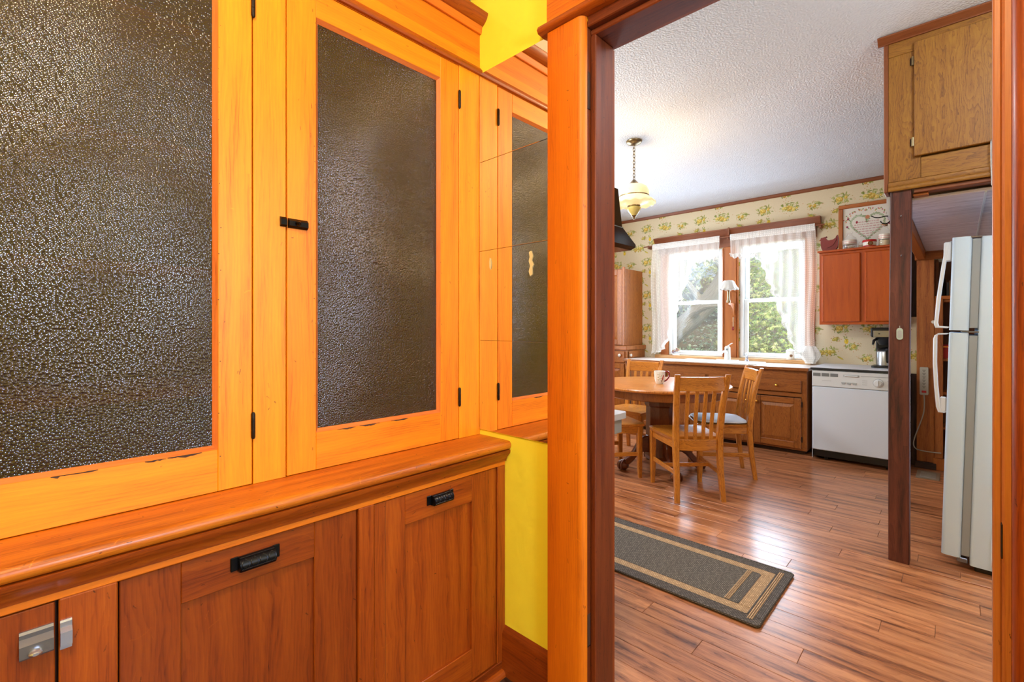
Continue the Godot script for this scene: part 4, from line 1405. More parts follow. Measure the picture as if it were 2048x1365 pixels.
func raised_door(root: Node3D, called: String, x0: float, x1: float, y0: float, y1: float, z: float, m: String, rail := 0.058) -> Node3D:
	var g := G()
	g.box(V(x0, y0, z), V(x0 + rail, y1, z + 0.019), 0.004, 1)
	g.uo = Vector2(rng.randf() * 3, rng.randf() * 3)
	g.box(V(x1 - rail, y0, z), V(x1, y1, z + 0.019), 0.004, 1)
	g.uo = Vector2(rng.randf() * 3, rng.randf() * 3)
	g.box(V(x0 + rail, y0, z), V(x1 - rail, y0 + rail, z + 0.0187), 0.004, 0)
	g.box(V(x0 + rail, y1 - rail, z), V(x1 - rail, y1, z + 0.0187), 0.004, 0)
	var d := part(called, g, m, root)
	var p := G()
	var a := V(x0 + rail - 0.002, y0 + rail - 0.002, z + 0.006)
	var b := V(x1 - rail + 0.002, y1 - rail + 0.002, z + 0.006)
	var rings := []
	for s in [[0.0, 0.0], [0.004, 0.001], [0.034, 0.009], [0.036, 0.012]]:
		rings.append(PackedVector3Array([V(a.x + s[0], a.y + s[0], a.z + s[1]), V(b.x - s[0], a.y + s[0], a.z + s[1]), V(b.x - s[0], b.y - s[0], a.z + s[1]), V(a.x + s[0], b.y - s[0], a.z + s[1])]))
	p.loft(rings, true, 0.95)
	for i in p.v.size():
		p.uv[i] = Vector2(p.v[i].y, p.v[i].x) + p.uo
	part("raised_panel", p, m, d)
	return d

func drawer_front(root: Node3D, x0: float, x1: float, y0: float, y1: float, z: float, m: String) -> Node3D:
	return board("drawer", V(x0, y0, z), V(x1, y1, z + 0.019), m, root, 0, 0.006)

func build_cabinets() -> void:
	var z := -5.099                                      # face frame; fronts stand 19 mm proud
	var base := thing("sink_cabinet", "oak base cabinet with brass knobs under the sink, left of the dishwasher", "cabinet", V(-2.0, 0, -5.35))
	board("toe_kick", V(-2.94, 0.0, WZ + 0.03), V(-1.05, 0.0415, z - 0.06), "dark_board", base, 0)
	board("side_panel", V(-1.042, 0.042, WZ + 0.03), V(-1.024, 0.800, z - 0.019), "oak", base, 1)
	board("carcass", V(-2.94, 0.042, WZ + 0.03), V(-1.043, 0.72, z - 0.02), "dark_board", base, 1)
	board("bottom_rail", V(-2.94, 0.042, z - 0.019), V(-1.024, 0.072, z), "oak", base, 0)
	board("top_rail", V(-2.94, 0.700, z - 0.019), V(-1.024, 0.800, z), "oak", base, 0)
	board("middle_rail", V(-2.94, 0.545, z - 0.0192), V(-1.024, 0.585, z - 0.0003), "oak", base, 0)
	for x in [-1.072, -1.520, -1.965, -2.412, -2.86]:
		board("stile", V(x, 0.072, z - 0.0195), V(x + 0.048, 0.700, z - 0.0001), "oak", base, 1)
	var bays := [[-1.478, -1.068], [-1.925, -1.515], [-2.372, -1.962], [-2.82, -2.410]]
	for k in 4:
		var a: float = bays[k][0]
		var b: float = bays[k][1]
		var dr := drawer_front(base, a, b, 0.590, 0.707, z + 0.0005, "oak")
		if k != 1 and k != 2:
			knob(dr, V((a + b) * 0.5, 0.650, z + 0.0195), "brass", 0.015)
		var d := raised_door(base, "door", a, b, 0.062, 0.538, z + 0.0005, "oak")
		var right := k == 1 or k == 3                    # knobs meet in the middle of a pair
		knob(d, V(b - 0.028 if right else a + 0.026, 0.478, z + 0.0195), "brass", 0.015)
		for y in [0.125, 0.455]:
			var hx := a - 0.004 if right else b + 0.004
			part("hinge", Geo.new().tube([V(hx, y, z + 0.012), V(hx, y + 0.050, z + 0.012)], 0.0055, 8), "rusty_iron", d)
	var ct := thing("countertop", "pale laminate countertop with an oak front edge along the window wall", "countertop", V(-2.1, 0.80, -5.35))
	board("top", V(-2.9505, 0.8005, WZ + 0.001), V(-1.006, 0.8285, -5.082), "laminate", ct, 0, 0.002)
	board("front_edge", V(-2.9505, 0.7995, -5.0815), V(-1.006, 0.8280, -5.060), "oak", ct, 0, 0.003)
	# drop-in sink
	var s := thing("kitchen_sink", "white double bowl drop-in sink set into the countertop below the windows", "sink", V(-1.92, 0.829, -5.33))
	var g := Geo.new()
	g.extrude(rrect(0.86, 0.50, 0.05), V(-1.92, 0.829, -5.32), Vector3.RIGHT, Vector3.FORWARD, V(0, 0.010, 0), 0.6)
	part("rim", g, "porcelain", s)
	for x in [-2.125, -1.715]:
		part("bowl", Geo.new().extrude(rrect(0.36, 0.34, 0.06), V(x, 0.8392, -5.30), Vector3.RIGHT, Vector3.FORWARD, V(0, 0.0012, 0), 0.6), "white_plastic", s)
	var f := thing("faucet", "white single lever faucet standing behind the sink with its handle raised", "faucet", V(-1.877, 0.84, -5.50))
	part("base_plate", Geo.new().extrude(rrect(0.24, 0.055, 0.025), V(-1.877, 0.8392, -5.50), Vector3.RIGHT, Vector3.FORWARD, V(0, 0.010, 0), 0.6), "porcelain", f)
	part("body", Geo.new().lathe(V(-1.877, 0, -5.50), [[0.0, 0.849], [0.034, 0.849], [0.034, 0.87], [0.031, 0.95], [0.029, 0.985], [0.020, 1.000], [0.0, 1.004]], 20), "porcelain", f)
	part("spout", Geo.new().tube([V(-1.877, 0.925, -5.475), V(-1.877, 0.945, -5.42), V(-1.877, 0.940, -5.34), V(-1.877, 0.925, -5.315)], [0.016, 0.014, 0.012, 0.012], 12), "porcelain", f)
	part("lever", Geo.new().tube([V(-1.880, 0.995, -5.50), V(-1.858, 1.012, -5.497), V(-1.835, 1.030, -5.492), V(-1.822, 1.034, -5.488)], [0.012, 0.009, 0.008, 0.006], 10, 0.6), "porcelain", f)
	part("badge", Geo.new().tube([V(-1.872, 0.965, -5.4725), V(-1.872, 0.967, -5.468)], 0.012, 12), "vent_grey", f)
	var sp := thing("side_sprayer", "small chrome and white side sprayer right of the faucet", "sprayer", V(-1.672, 0.84, -5.49))
	part("stand", Geo.new().lathe(V(-1.672, 0, -5.49), [[0.0, 0.8392], [0.024, 0.8392], [0.020, 0.852], [0.013, 0.862], [0.014, 0.90], [0.018, 0.918], [0.0, 0.922]], 16), "chrome", sp)
	part("head", Geo.new().tube([V(-1.685, 0.922, -5.49), V(-1.668, 0.932, -5.485), V(-1.640, 0.928, -5.478)], [0.013, 0.014, 0.009], 10, 0.7), "porcelain", sp)

	# portable dishwasher
	var dx0 := -0.968
	var dx1 := -0.366
	var dz := -5.045
	var dw := thing("dishwasher", "white dishwasher with black toe plate and white worktop, right of the oak cabinets", "dishwasher", V(-0.667, 0, -5.33))
	board("casing", V(dx0, 0.075, WZ + 0.03), V(dx1, 0.822, dz - 0.02), "enamel", dw, 1, 0.004)
	board("side_trim", V(dx0 - 0.0035, 0.012, WZ + 0.04), V(dx0 - 0.0003, 0.820, dz + 0.003), "enamel", dw, 1, 0.001)
	board("worktop", V(dx0 - 0.014, 0.8450 - 0.004, WZ + 0.003), V(dx1 + 0.012, 0.8455, -5.024), "laminate_white", dw, 0, 0.001)
	board("worktop_edge", V(dx0 - 0.014, 0.8225, WZ + 0.003), V(dx1 + 0.012, 0.8408, -5.024), "dark_trim", dw, 0, 0.001)
	var cp := board("control_panel", V(dx0, 0.674, dz - 0.0195), V(dx1, 0.818, dz + 0.014), "enamel_cream", dw, 0, 0.004)
	for k in 3:
		board("vent", V(dx0 + 0.006 + k * 0.066, 0.766, dz + 0.0143), V(dx0 + 0.064 + k * 0.066, 0.795, dz + 0.0155), "vent_grey", cp, 0, 0.0004)
	board("latch_recess", V(dx0 + 0.235, 0.772, dz + 0.0143), V(dx0 + 0.350, 0.792, dz + 0.0160), "pale_grey", cp, 0, 0.0005)
	board("latch_handle", V(dx0 + 0.245, 0.775, dz + 0.0163), V(dx0 + 0.340, 0.787, dz + 0.024), "enamel_cream", cp, 0, 0.003)
	board("seam", V(dx0 + 0.36, 0.782, dz + 0.0143), V(dx1 - 0.004, 0.7875, dz + 0.0155), "pale_grey", cp, 0, 0.0004)
	for k in 3:
		part("button", Geo.new().extrude([[-0.017, 0.009], [0.017, 0.009], [0.008, -0.009], [-0.008, -0.009]], V(dx0 + 0.235 + k * 0.040, 0.714, dz + 0.0143), Vector3.RIGHT, Vector3.UP, V(0, 0, 0.004), 0.8), "pale_grey", cp)
	for q in [[0.075, 0.726, 0.07], [0.37, 0.745, 0.035], [0.37, 0.728, 0.035], [0.37, 0.711, 0.035], [0.54, 0.752, 0.025], [0.555, 0.712, 0.025]]:
		board("printed_mark", V(dx0 + q[0], q[1], dz + 0.0142), V(dx0 + q[0] + q[2], q[1] + 0.003, dz + 0.0146), "pale_grey", cp, 0, 0.0)
	var dial := part("dial", Geo.new().tube([V(dx0 + 0.480, 0.734, dz + 0.0143), V(dx0 + 0.480, 0.734, dz + 0.020), V(dx0 + 0.480, 0.734, dz + 0.022), V(dx0 + 0.480, 0.734, dz + 0.034)], [0.034, 0.034, 0.026, 0.024], 26), "enamel_cream", cp)
	part("dial_ring", Geo.new().tube([V(dx0 + 0.480, 0.734, dz + 0.0142), V(dx0 + 0.480, 0.734, dz + 0.0175)], 0.037, 26), "pale_grey", cp)
	board("dial_grip", V(dx0 + 0.476, 0.710, dz + 0.0343), V(dx0 + 0.484, 0.758, dz + 0.042), "enamel_cream", dial, 1, 0.003)
	board("door", V(dx0 + 0.001, 0.094, dz - 0.0195), V(dx1 - 0.001, 0.670, dz + 0.012), "enamel", dw, 1, 0.006)
	var tp := board("toe_plate", V(dx0 + 0.002, 0.034, dz - 0.015), V(dx1 - 0.002, 0.0925, dz + 0.001), "black_plastic", dw, 0, 0.004)
	for x in [dx0 + 0.10, dx1 - 0.06]:
		part("caster", Geo.new().tube([V(x - 0.014, 0.0262, dz - 0.045), V(x + 0.014, 0.0262, dz - 0.045)], 0.026, 16), "rubber", dw)
		part("caster", Geo.new().tube([V(x - 0.014, 0.0262, WZ + 0.10), V(x + 0.014, 0.0262, WZ + 0.10)], 0.026, 16), "rubber", dw)
	board("base_frame", V(dx0 + 0.01, 0.0535, WZ + 0.05), V(dx1 - 0.01, 0.0745, dz - 0.032), "rubber", dw, 0)

	# coffee maker on the dishwasher
	var cz := -5.42
	var cm := thing("coffee_maker", "black and steel coffee maker with thermal carafe on the dishwasher worktop", "coffee maker", V(-0.475, 0.846, cz))
	part("base", Geo.new().extrude(rrect(0.205, 0.25, 0.03), V(-0.465, 0.8462, cz), Vector3.RIGHT, Vector3.FORWARD, V(0, 0.016, 0), 0.7), "black_plastic", cm)
	board("column", V(-0.55, 0.8625, cz - 0.120), V(-0.38, 1.12, cz - 0.062), "black_plastic", cm, 1, 0.01)
	board("top_housing", V(-0.572, 1.1205, cz - 0.125), V(-0.36, 1.208, cz + 0.10), "black_plastic", cm, 1, 0.010)
	var fp := board("front_plate", V(-0.552, 1.122, cz + 0.1003), V(-0.372, 1.180, cz + 0.104), "steel", cm, 0, 0.003)
	board("badge", V(-0.515, 1.147, cz + 0.1042), V(-0.503, 1.156, cz + 0.105), "black_plastic", fp, 0, 0.0004)
	for k in 5:
		board("badge_letter", V(-0.495 + k * 0.017, 1.148, cz + 0.1042), V(-0.485 + k * 0.017, 1.155, cz + 0.1048), "gasket", fp, 0, 0.0)
	part("brew_basket", Geo.new().lathe(V(-0.465, 0, cz + 0.02), [[0.0, 1.050], [0.050, 1.050], [0.066, 1.075], [0.080, 1.118], [0.0, 1.1195]], 24), "black_plastic", cm)
	part("basket_handle", Geo.new().tube([V(-0.530, 1.105, cz + 0.075), V(-0.548, 1.090, cz + 0.10), V(-0.553, 1.055, cz + 0.115)], [0.012, 0.011, 0.009], 8), "black_plastic", cm)
	var ca := thing("thermal_carafe", "brushed steel thermal carafe with black lid and handle inside the coffee maker", "carafe", V(-0.465, 0.863, cz + 0.02))
	part("body", Geo.new().lathe(V(-0.465, 0, cz + 0.02), [[0.0, 0.8635], [0.070, 0.8635], [0.074, 0.868], [0.074, 0.985], [0.068, 0.998], [0.060, 1.004]], 28), "steel", ca)
	part("lid", Geo.new().lathe(V(-0.465, 0, cz + 0.02), [[0.067, 1.000], [0.069, 1.006], [0.060, 1.020], [0.040, 1.026], [0.0, 1.030]], 24), "black_plastic", ca)
	part("handle", Geo.new().bar([[V(-0.452, 1.012, cz + 0.085), 0.026, 0.018], [V(-0.450, 1.012, cz + 0.128), 0.026, 0.018], [V(-0.449, 0.995, cz + 0.138), 0.026, 0.018], [V(-0.449, 0.915, cz + 0.130), 0.024, 0.016], [V(-0.450, 0.900, cz + 0.096), 0.022, 0.014]], Vector3.RIGHT, Vector3.UP, 0.004), "black_plastic", ca)

	# cherry wall cabinet
	var uz := -5.352
	var uc := thing("wall_cabinet", "reddish cherry two-door wall cabinet above the dishwasher", "cabinet", V(-0.63, 1.235, -5.50))
	board("carcass", V(-0.966, 1.240, WZ + 0.001), V(-0.310, 1.926, uz - 0.0195), "cherry", uc, 1)
	board("face_frame", V(-0.972, 1.236, uz - 0.019), V(-0.304, 1.927, uz), "cherry", uc, 1, 0.003)
	board("top_board", V(-0.985, 1.9275, WZ + 0.001), V(-0.295, 1.9465, uz + 0.030), "cherry", uc, 0, 0.006)
	for d in [[-0.950, -0.648], [-0.617, -0.318]]:
		var dd := board("door", V(d[0], 1.262, uz + 0.0005), V(d[1], 1.903, uz + 0.019), "cherry", uc, 1, 0.008)
		part("edge_bead", Geo.new().extrude([[0, 0], [0.006, 0.0], [0.006, 0.62], [0, 0.62]], V(d[0] + 0.010, 1.272, uz + 0.0192), Vector3.RIGHT, Vector3.UP, V(0, 0, 0.0015), 0.9), "cherry", dd)
	build_cabinet_top()
	build_left_end()

func build_cabinet_top() -> void:
	var y := 1.947
	# hen cut from red wood
	var rz := -5.42
	var h := thing("red_hen", "dark red hen figure with raised tail on the cherry cabinet", "figurine", V(-0.895, y, rz))
	var body := []
	for p in [[-0.050, 0.0], [0.045, 0.0], [0.066, 0.030], [0.072, 0.075], [0.074, 0.115], [0.066, 0.150], [0.055, 0.135], [0.050, 0.118], [0.030, 0.108], [0.0, 0.104], [-0.016, 0.108], [-0.022, 0.120], [-0.030, 0.132], [-0.048, 0.134], [-0.064, 0.126], [-0.078, 0.114], [-0.070, 0.104], [-0.066, 0.090], [-0.070, 0.068], [-0.064, 0.032]]:
		body.append(p)
	part("body", Geo.new().extrude(body, V(-0.900, y + 0.0005, rz - 0.022), Vector3.RIGHT, Vector3.UP, V(0, 0, 0.044), 0.5), "red_glaze", h)
	part("wing", Geo.new().extrude([[-0.02, 0.03], [0.03, 0.05], [0.058, 0.10], [0.050, 0.12], [0.02, 0.10], [-0.015, 0.07]], V(-0.900, y, rz + 0.0225), Vector3.RIGHT, Vector3.UP, V(0, 0, 0.006), 0.5), "red_glaze", h)
	var comb := Geo.new()
	for k in 4:
		comb.lathe(V(-0.926 - k * 0.013, y + 0.132 - k * 0.003, rz), [[0.0, 0.0], [0.008, 0.002], [0.009, 0.010], [0.0, 0.018]], 10)
	part("comb", comb, "red_glaze", h)
	part("wattle", Geo.new().lathe(V(-0.968, y + 0.088, rz), [[0.0, -0.012], [0.008, -0.004], [0.007, 0.010], [0.0, 0.014]], 10), "red_glaze", h)
	part("beak", Geo.new().tube([V(-0.976, y + 0.114, rz), V(-0.990, y + 0.112, rz)], [0.006, 0.0012], 8), "brass", h)
	# framed verse
	var fz := WZ + 0.004
	var fr := thing("framed_sampler", "wood framed sampler with red script inside a leafy heart, behind the jars", "picture", V(-0.64, 1.96, fz))
	var x0 := -0.862
	var x1 := -0.400
	var y0 := 1.950
	var y1 := 2.420
	for q in [[x0, y1 - 0.038, x1, y1, 0], [x0, y0, x1, y0 + 0.038, 0], [x0, y0 + 0.038, x0 + 0.038, y1 - 0.038, 1], [x1 - 0.038, y0 + 0.038, x1, y1 - 0.038, 1]]:
		board("frame", V(q[0], q[1], fz), V(q[2], q[3], fz + 0.022), "trim_orange", fr, q[4], 0.005)
	var pr := Geo.new()
	pr.box(V(x0 + 0.034, y0 + 0.034, fz + 0.003), V(x1 - 0.034, y1 - 0.034, fz + 0.009), 0.0)
	for i in pr.v.size():
		pr.uv[i] = Vector2((pr.v[i].x - x0 - 0.034) / (x1 - x0 - 0.068), 1.0 - (pr.v[i].y - y0 - 0.034) / (y1 - y0 - 0.068))
	part("print", pr, "sampler_print", fr)
	# jars and tin
	var jar := func(label: String, x: float, z: float, hgt: float, rad: float, neck: float, filled: bool) -> void:
		var j := thing("glass_jar", label, "jar", V(x, y, z), "glass jars on the cherry cabinet")
		part("glass", Geo.new().lathe(V(x, y, z), [[0.0, 0.0005], [rad * 0.92, 0.0005], [rad, 0.006], [rad, hgt * 0.55], [rad * 0.9, hgt * 0.66], [neck, hgt * 0.80], [neck, hgt * 0.90], [neck * 1.1, hgt * 0.92], [neck * 1.1, hgt * 0.95], [neck * 0.9, hgt * 0.96]], 22), "jar_glass", j)
		part("stopper", Geo.new().lathe(V(x, y, z), [[0.0, hgt * 0.90], [neck * 0.85, hgt * 0.90], [neck * 1.05, hgt * 0.97], [neck, hgt], [0.0, hgt]], 18), "cork" if not filled else "jar_glass", j)
		part("label", Geo.new().lathe(V(x, y, z), [[rad * 1.01, hgt * 0.30], [rad * 1.012, hgt * 0.31], [rad * 1.012, hgt * 0.52], [rad * 1.01, hgt * 0.53]], 22), "porcelain", j)
		for k in 2:
			part("printed_line", Geo.new().lathe(V(x, y, z), [[rad * 1.014, hgt * (0.345 + 0.09 * k)], [rad * 1.018, hgt * (0.352 + 0.09 * k)], [rad * 1.014, hgt * (0.362 + 0.09 * k)]], 22), "pink_print" if k else "red_print", j)
		if filled:
			for k in 26:
				var a := k * 2.4
				var d := rad * 0.80 * sqrt((k % 13 + 0.5) / 13.0)
				part("sweet", Geo.new().lathe(V(x + cos(a) * d, y + 0.010 + (k / 13) * 0.016, z + sin(a) * d), [[0.0, -0.007], [0.007, -0.003], [0.007, 0.003], [0.0, 0.007]], 7), ["cream", "porcelain", "tan_cloth"][k % 3], j)
		else:
			part("contents", Geo.new().lathe(V(x, y, z), [[0.0, 0.004], [rad * 0.9, 0.004], [rad * 0.9, hgt * 0.25], [0.0, hgt * 0.27]], 18), "cream", j)
	jar.call("squat clear glass candy jar half full of pale sweets, right of the red hen", -0.745, -5.455, 0.170, 0.056, 0.022, true)
	jar.call("tall milk-bottle shaped glass jar with a cork, beside the dark post", -0.478, -5.405, 0.200, 0.044, 0.022, false)
	var sm := thing("glass_jar", "tiny clear glass jar between the candy jar and the red tin", "jar", V(-0.655, y, -5.45), "glass jars on the cherry cabinet")
	part("glass", Geo.new().lathe(V(-0.655, y, -5.45), [[0.0, 0.0005], [0.022, 0.0005], [0.024, 0.004], [0.024, 0.045], [0.017, 0.054], [0.018, 0.062], [0.0, 0.063]], 16), "jar_glass", sm)
	part("contents", Geo.new().lathe(V(-0.655, y, -5.45), [[0.0, 0.003], [0.021, 0.003], [0.021, 0.035], [0.0, 0.036]], 14), "tan_cloth", sm)
	var t := thing("round_tin", "low round tin with red lid and a yellow-ringed badge on the cherry cabinet", "tin", V(-0.588, y, -5.40))
	part("body", Geo.new().lathe(V(-0.588, y, -5.40), [[0.0, 0.0005], [0.050, 0.0005], [0.051, 0.003], [0.051, 0.046], [0.048, 0.047]], 28), "porcelain", t)
	part("band", Geo.new().lathe(V(-0.588, y, -5.40), [[0.0512, 0.004], [0.0518, 0.006], [0.0518, 0.012], [0.0512, 0.014]], 28), "red_print", t)
	part("lid", Geo.new().lathe(V(-0.588, y, -5.40), [[0.0515, 0.0455], [0.0535, 0.047], [0.0535, 0.064], [0.051, 0.067], [0.0, 0.068]], 28), "red_print", t)
	part("badge", Geo.new().tube([V(-0.576, y + 0.030, -5.348), V(-0.5755, y + 0.030, -5.3455)], 0.020, 18), "brass", t)
	part("badge_face", Geo.new().tube([V(-0.5753, y + 0.030, -5.3452), V(-0.575, y + 0.030, -5.344)], 0.014, 16), "book_tan", t)
	# scrolled hook on the post side
	var hk := thing("scroll_hook", "black wrought iron scroll bracket sticking out from the dark post", "hook", V(-0.29, 1.79, -3.16))
	var pts := []
	for k in 12:
		var q := k / 11.0
		pts.append(V(-0.2645 - q * 0.072, 1.792 + 0.002 * sin(q * 9.0) + maxf(0.0, q - 0.8) * 0.06, -3.155))
	part("arm", Geo.new().tube(pts, 0.0028, 6), "black_iron", hk)
	pts = []
	for k in 14:
		var a := -0.4 - k * 0.20
		pts.append(V(-0.2645 - 0.012 + cos(a) * 0.020, 1.774 + sin(a) * 0.020, -3.155))
	part("scroll", Geo.new().tube(pts, 0.0028, 6), "black_iron", hk)

func build_left_end() -> void:
	# hutch in the corner: panelled upper part on a wider base
	var hz := -5.17
	var h := thing("corner_hutch", "tall oak hutch with panelled door and white knobs in the left corner", "hutch", V(-3.3, 0, -5.40))
	board("upper_carcass", V(WL + 0.002, 0.985, WZ + 0.001), V(-3.005, 1.945, hz - 0.020), "hutch_oak", h, 1)
	raised_door(h, "door", WL + 0.03, -3.022, 0.995, 1.935, hz - 0.0195, "hutch_oak", 0.07)
	board("corner_post", V(-3.018, 0.985, hz - 0.0195), V(-2.985, 1.962, hz + 0.006), "hutch_oak", h, 1, 0.004)
	board("ledge", V(WL + 0.002, 0.930, WZ + 0.001), V(-2.952, 0.984, hz + 0.012), "hutch_oak", h, 0, 0.006)
	board("lower_carcass", V(WL + 0.002, 0.0, WZ + 0.001), V(-2.972, 0.9295, hz - 0.010), "hutch_oak", h, 1)
	board("corner_post", V(-2.9715, 0.0, hz - 0.030), V(-2.955, 0.9295, hz + 0.004), "hutch_oak", h, 1, 0.004)
	var d := board("drawer", V(WL + 0.03, 0.775, hz - 0.0095), V(-2.985, 0.915, hz + 0.006), "hutch_oak", h, 0, 0.005)
	knob(d, V(-3.045, 0.866, hz + 0.006), "porcelain", 0.020)
	raised_door(h, "door", WL + 0.03, -2.985, 0.08, 0.760, hz - 0.0095, "hutch_oak", 0.06)
	var sd := board("side_drawer", V(-2.9545, 0.835, hz - 0.26), V(-2.948, 0.915, hz - 0.04), "hutch_oak", h, 2, 0.002)
	knob(sd, V(-2.948, 0.868, hz - 0.06), "porcelain", 0.020, Vector3.RIGHT)
	# red glass ornament
	var r := thing("wall_vase", "small dark red gourd-shaped ornament hanging on the wallpaper left of the window", "ornament", V(-3.150, 1.48, WZ + 0.02))
	part("body", Geo.new().lathe(V(-3.150, 0, WZ + 0.046), [[0.0, 1.485], [0.030, 1.488], [0.044, 1.510], [0.044, 1.535], [0.030, 1.560], [0.022, 1.578], [0.030, 1.600], [0.036, 1.622], [0.030, 1.640], [0.0, 1.644]], 22), "red_gloss", r)
	part("hanger", Geo.new().tube([V(-3.150, 1.640, WZ + 0.046), V(-3.150, 1.652, WZ + 0.03), V(-3.150, 1.655, WZ + 0.001)], 0.003, 6), "black_iron", r)

# ---------------------------------------------------------------- kitchen: post, hanging cabinet and the alcove with the fridge
func build_alcove() -> void:
	# hand-hewn post with two nails and a glass charm
	var p := thing("wooden_post", "dark rough-sawn wooden post standing from floor to hanging cabinet", "post", V(-0.221, 0, -3.155))
	part("post_body", G().bar([[V(-0.2195, 0.0005, -3.156), 0.084, 0.088], [V(-0.2195, 0.95, -3.156), 0.084, 0.088], [V(-0.2110, 1.9040, -3.156), 0.083, 0.088]], Vector3.RIGHT, Vector3.BACK, 0.004), "post_dark", p)
	for y in [1.772, 1.570]:
		part("nail", Geo.new().tube([V(-0.210, y, -3.1125), V(-0.208, y - 0.001, -3.098), V(-0.206, y + 0.006, -3.094)], 0.0022, 6), "steel", p)
	var c := thing("glass_charm", "small oval glass charm hanging on the front of the dark post", "ornament", V(-0.216, 1.143, -3.10))
	part("glass", Geo.new().extrude(rrect(0.026, 0.060, 0.0128, 6), V(-0.2145, 1.173, -3.1095), Vector3.RIGHT, Vector3.UP, V(0, 0, 0.006), 0.6), "charm_glass", c)
	part("picture", Geo.new().extrude(rrect(0.017, 0.040, 0.008, 5), V(-0.2145, 1.171, -3.1033), Vector3.RIGHT, Vector3.UP, V(0, 0, 0.001), 0.6), "pale_grey", c)
	part("loop", Geo.new().tube([V(-0.2145, 1.202, -3.106), V(-0.2145, 1.212, -3.106), V(-0.2145, 1.214, -3.111)], 0.0015, 6), "steel", c)

	# cabinet hung from the ceiling
	var z := -3.110
	var hc := thing("hanging_cabinet", "olive brown oak cabinet with a slab door hung from the ceiling above the fridge alcove", "cabinet", V(0.3, 1.905, -3.4))
	var top := ceil_y(z) - 0.004
	board("carcass", V(-0.262, 1.940, -3.75), V(WR - 0.002, top - 0.004, z - 0.0205), "hang_oak", hc, 0)
	board("side_trim", V(-0.279, 1.905, -3.30), V(-0.2605, top - 0.02, z + 0.002), "trim_brown", hc, 1)
	board("stile", V(-0.260, 1.9555, z - 0.020), V(-0.1335, 2.600, z), "hang_oak", hc, 1, 0.0015)
	board("rail", V(-0.260, 2.601, z - 0.020), V(WR - 0.003, top - 0.02, z), "hang_oak", hc, 0, 0.0015)
	board("rail", V(-0.1325, 1.9555, z - 0.020), V(WR - 0.003, 2.058, z), "hang_oak", hc, 0, 0.0015)
	part("base_moulding", G().extrude([[0, 0], [0.010, 0], [0.014, 0.006], [0.012, 0.018], [0.007, 0.022], [0.010, 0.030], [0.006, 0.046], [0, 0.049]], V(-0.260, 1.906, z), Vector3.BACK, Vector3.UP, V(WR + 0.258, 0, 0), 0.7), "hang_oak", hc)
	board("bottom_board", V(-0.160, 1.885, z - 0.070), V(WR - 0.003, 1.9055, z - 0.004), "trim_brown", hc, 0)
	part("crown_moulding", G().extrude([[0, 0], [0.010, 0], [0.013, 0.006], [0.018, 0.008], [0.024, 0.016], [0.038, 0.023], [0.042, 0.026], [0.042, 0.033], [0, 0.034]], V(-0.302, top - 0.031, z), Vector3.BACK, Vector3.UP, V(WR + 0.303, 0, 0), 0.7), "trim_brown", hc)
	var d := board("door", V(-0.158, 2.064, z + 0.001), V(0.46, 2.637, z + 0.019), "hang_oak", hc, 1, 0.003)
	for y in [2.525, 2.118]:
		part("hinge", Geo.new().tube([V(-0.1635, y, z + 0.0085), V(-0.1635, y + 0.044, z + 0.0085)], 0.0058, 8), "antique_brass", d)
		board("hinge_leaf", V(-0.1740, y + 0.004, z + 0.0005), V(-0.165, y + 0.040, z + 0.003), "rusty_iron", d, 1, 0.0005)
	board("soffit_block", V(-0.165, 1.872, z - 0.10), V(-0.105, 1.8845, z - 0.02), "trim_orange", hc, 0)
	wall("trim_4", V(-0.276, 1.800, -3.40), V(-0.262, 1.904, -3.205), "white_plastic")
	var rod := thing("metal_rod", "thin silver rod hanging from the cabinet front beside the right doorway jamb", "rod", V(0.1125, 1.85, z + 0.016))
	part("rod", Geo.new().tube([V(0.1120, 2.062, z + 0.022), V(0.1125, 1.97, z + 0.022), V(0.1150, 1.86, z + 0.022)], 0.0026, 8), "steel", rod)
	part("hook", Geo.new().tube([V(0.1120, 2.060, z + 0.022), V(0.1118, 2.070, z + 0.0215), V(0.1118, 2.071, z + 0.0195)], 0.0018, 6), "steel", rod)

	# white-washed board ceiling of the alcove
	var so := setting("ceiling", V(0.3, 1.86, -4.2))
	var zz := -3.185
	while zz > -5.36:
		var g := G()
		g.box(V(-0.200, 1.8605, maxf(zz - 0.293, -5.36)), V(WR - 0.001, 1.8765, zz), 0.004, 0)
		struct("ceiling_board", g, "whitewash", so)
		zz -= 0.300
	wall("backing", V(-0.200, 1.8770, -5.36), V(WR - 0.001, 1.8800, -3.19), "dark_board", so)
	board("seam_batten", V(0.094, 1.8535, -5.355), V(0.103, 1.8602, -3.19), "white_plastic", so, 2, 0.001)
	board("edge_beam", V(-0.256, 1.795, -5.355), V(-0.2005, 1.8845, -3.41), "trim_orange", so, 2, 0.004)
	# back of the alcove: papered strip, boards, knotty column, shelves
	var ba := setting("wall_alcove", V(0.2, 0, -5.5))
	board("dark_board", V(-0.300, 0.0, WZ), V(-0.2585, 0.80, -5.43), "dark_board", ba, 1)
	wall("papered_strip", V(-0.300, 0.802, WZ), V(-0.2585, 1.30, -5.42), "wallpaper", ba)
	board("dark_board", V(-0.300, 1.302, WZ), V(-0.2585, 2.66, -5.43), "dark_board", ba, 1)
	board("column_board", V(-0.2575, 0.055, -5.40), V(-0.1425, 1.790, -5.360), "alcove_board", ba, 1, 0.004)
	board("base_board", V(-0.270, 0.0, -5.40), V(-0.130, 0.054, -5.345), "dark_board", ba, 0)
	board("header_board", V(-0.270, 1.7905, -5.40), V(WR, 1.860, -5.362), "alcove_board", ba, 0)
	wall("back", V(-0.2585, 0.0, WZ - 0.1), V(WR, 2.66, WZ + 0.002), "plaster", ba)
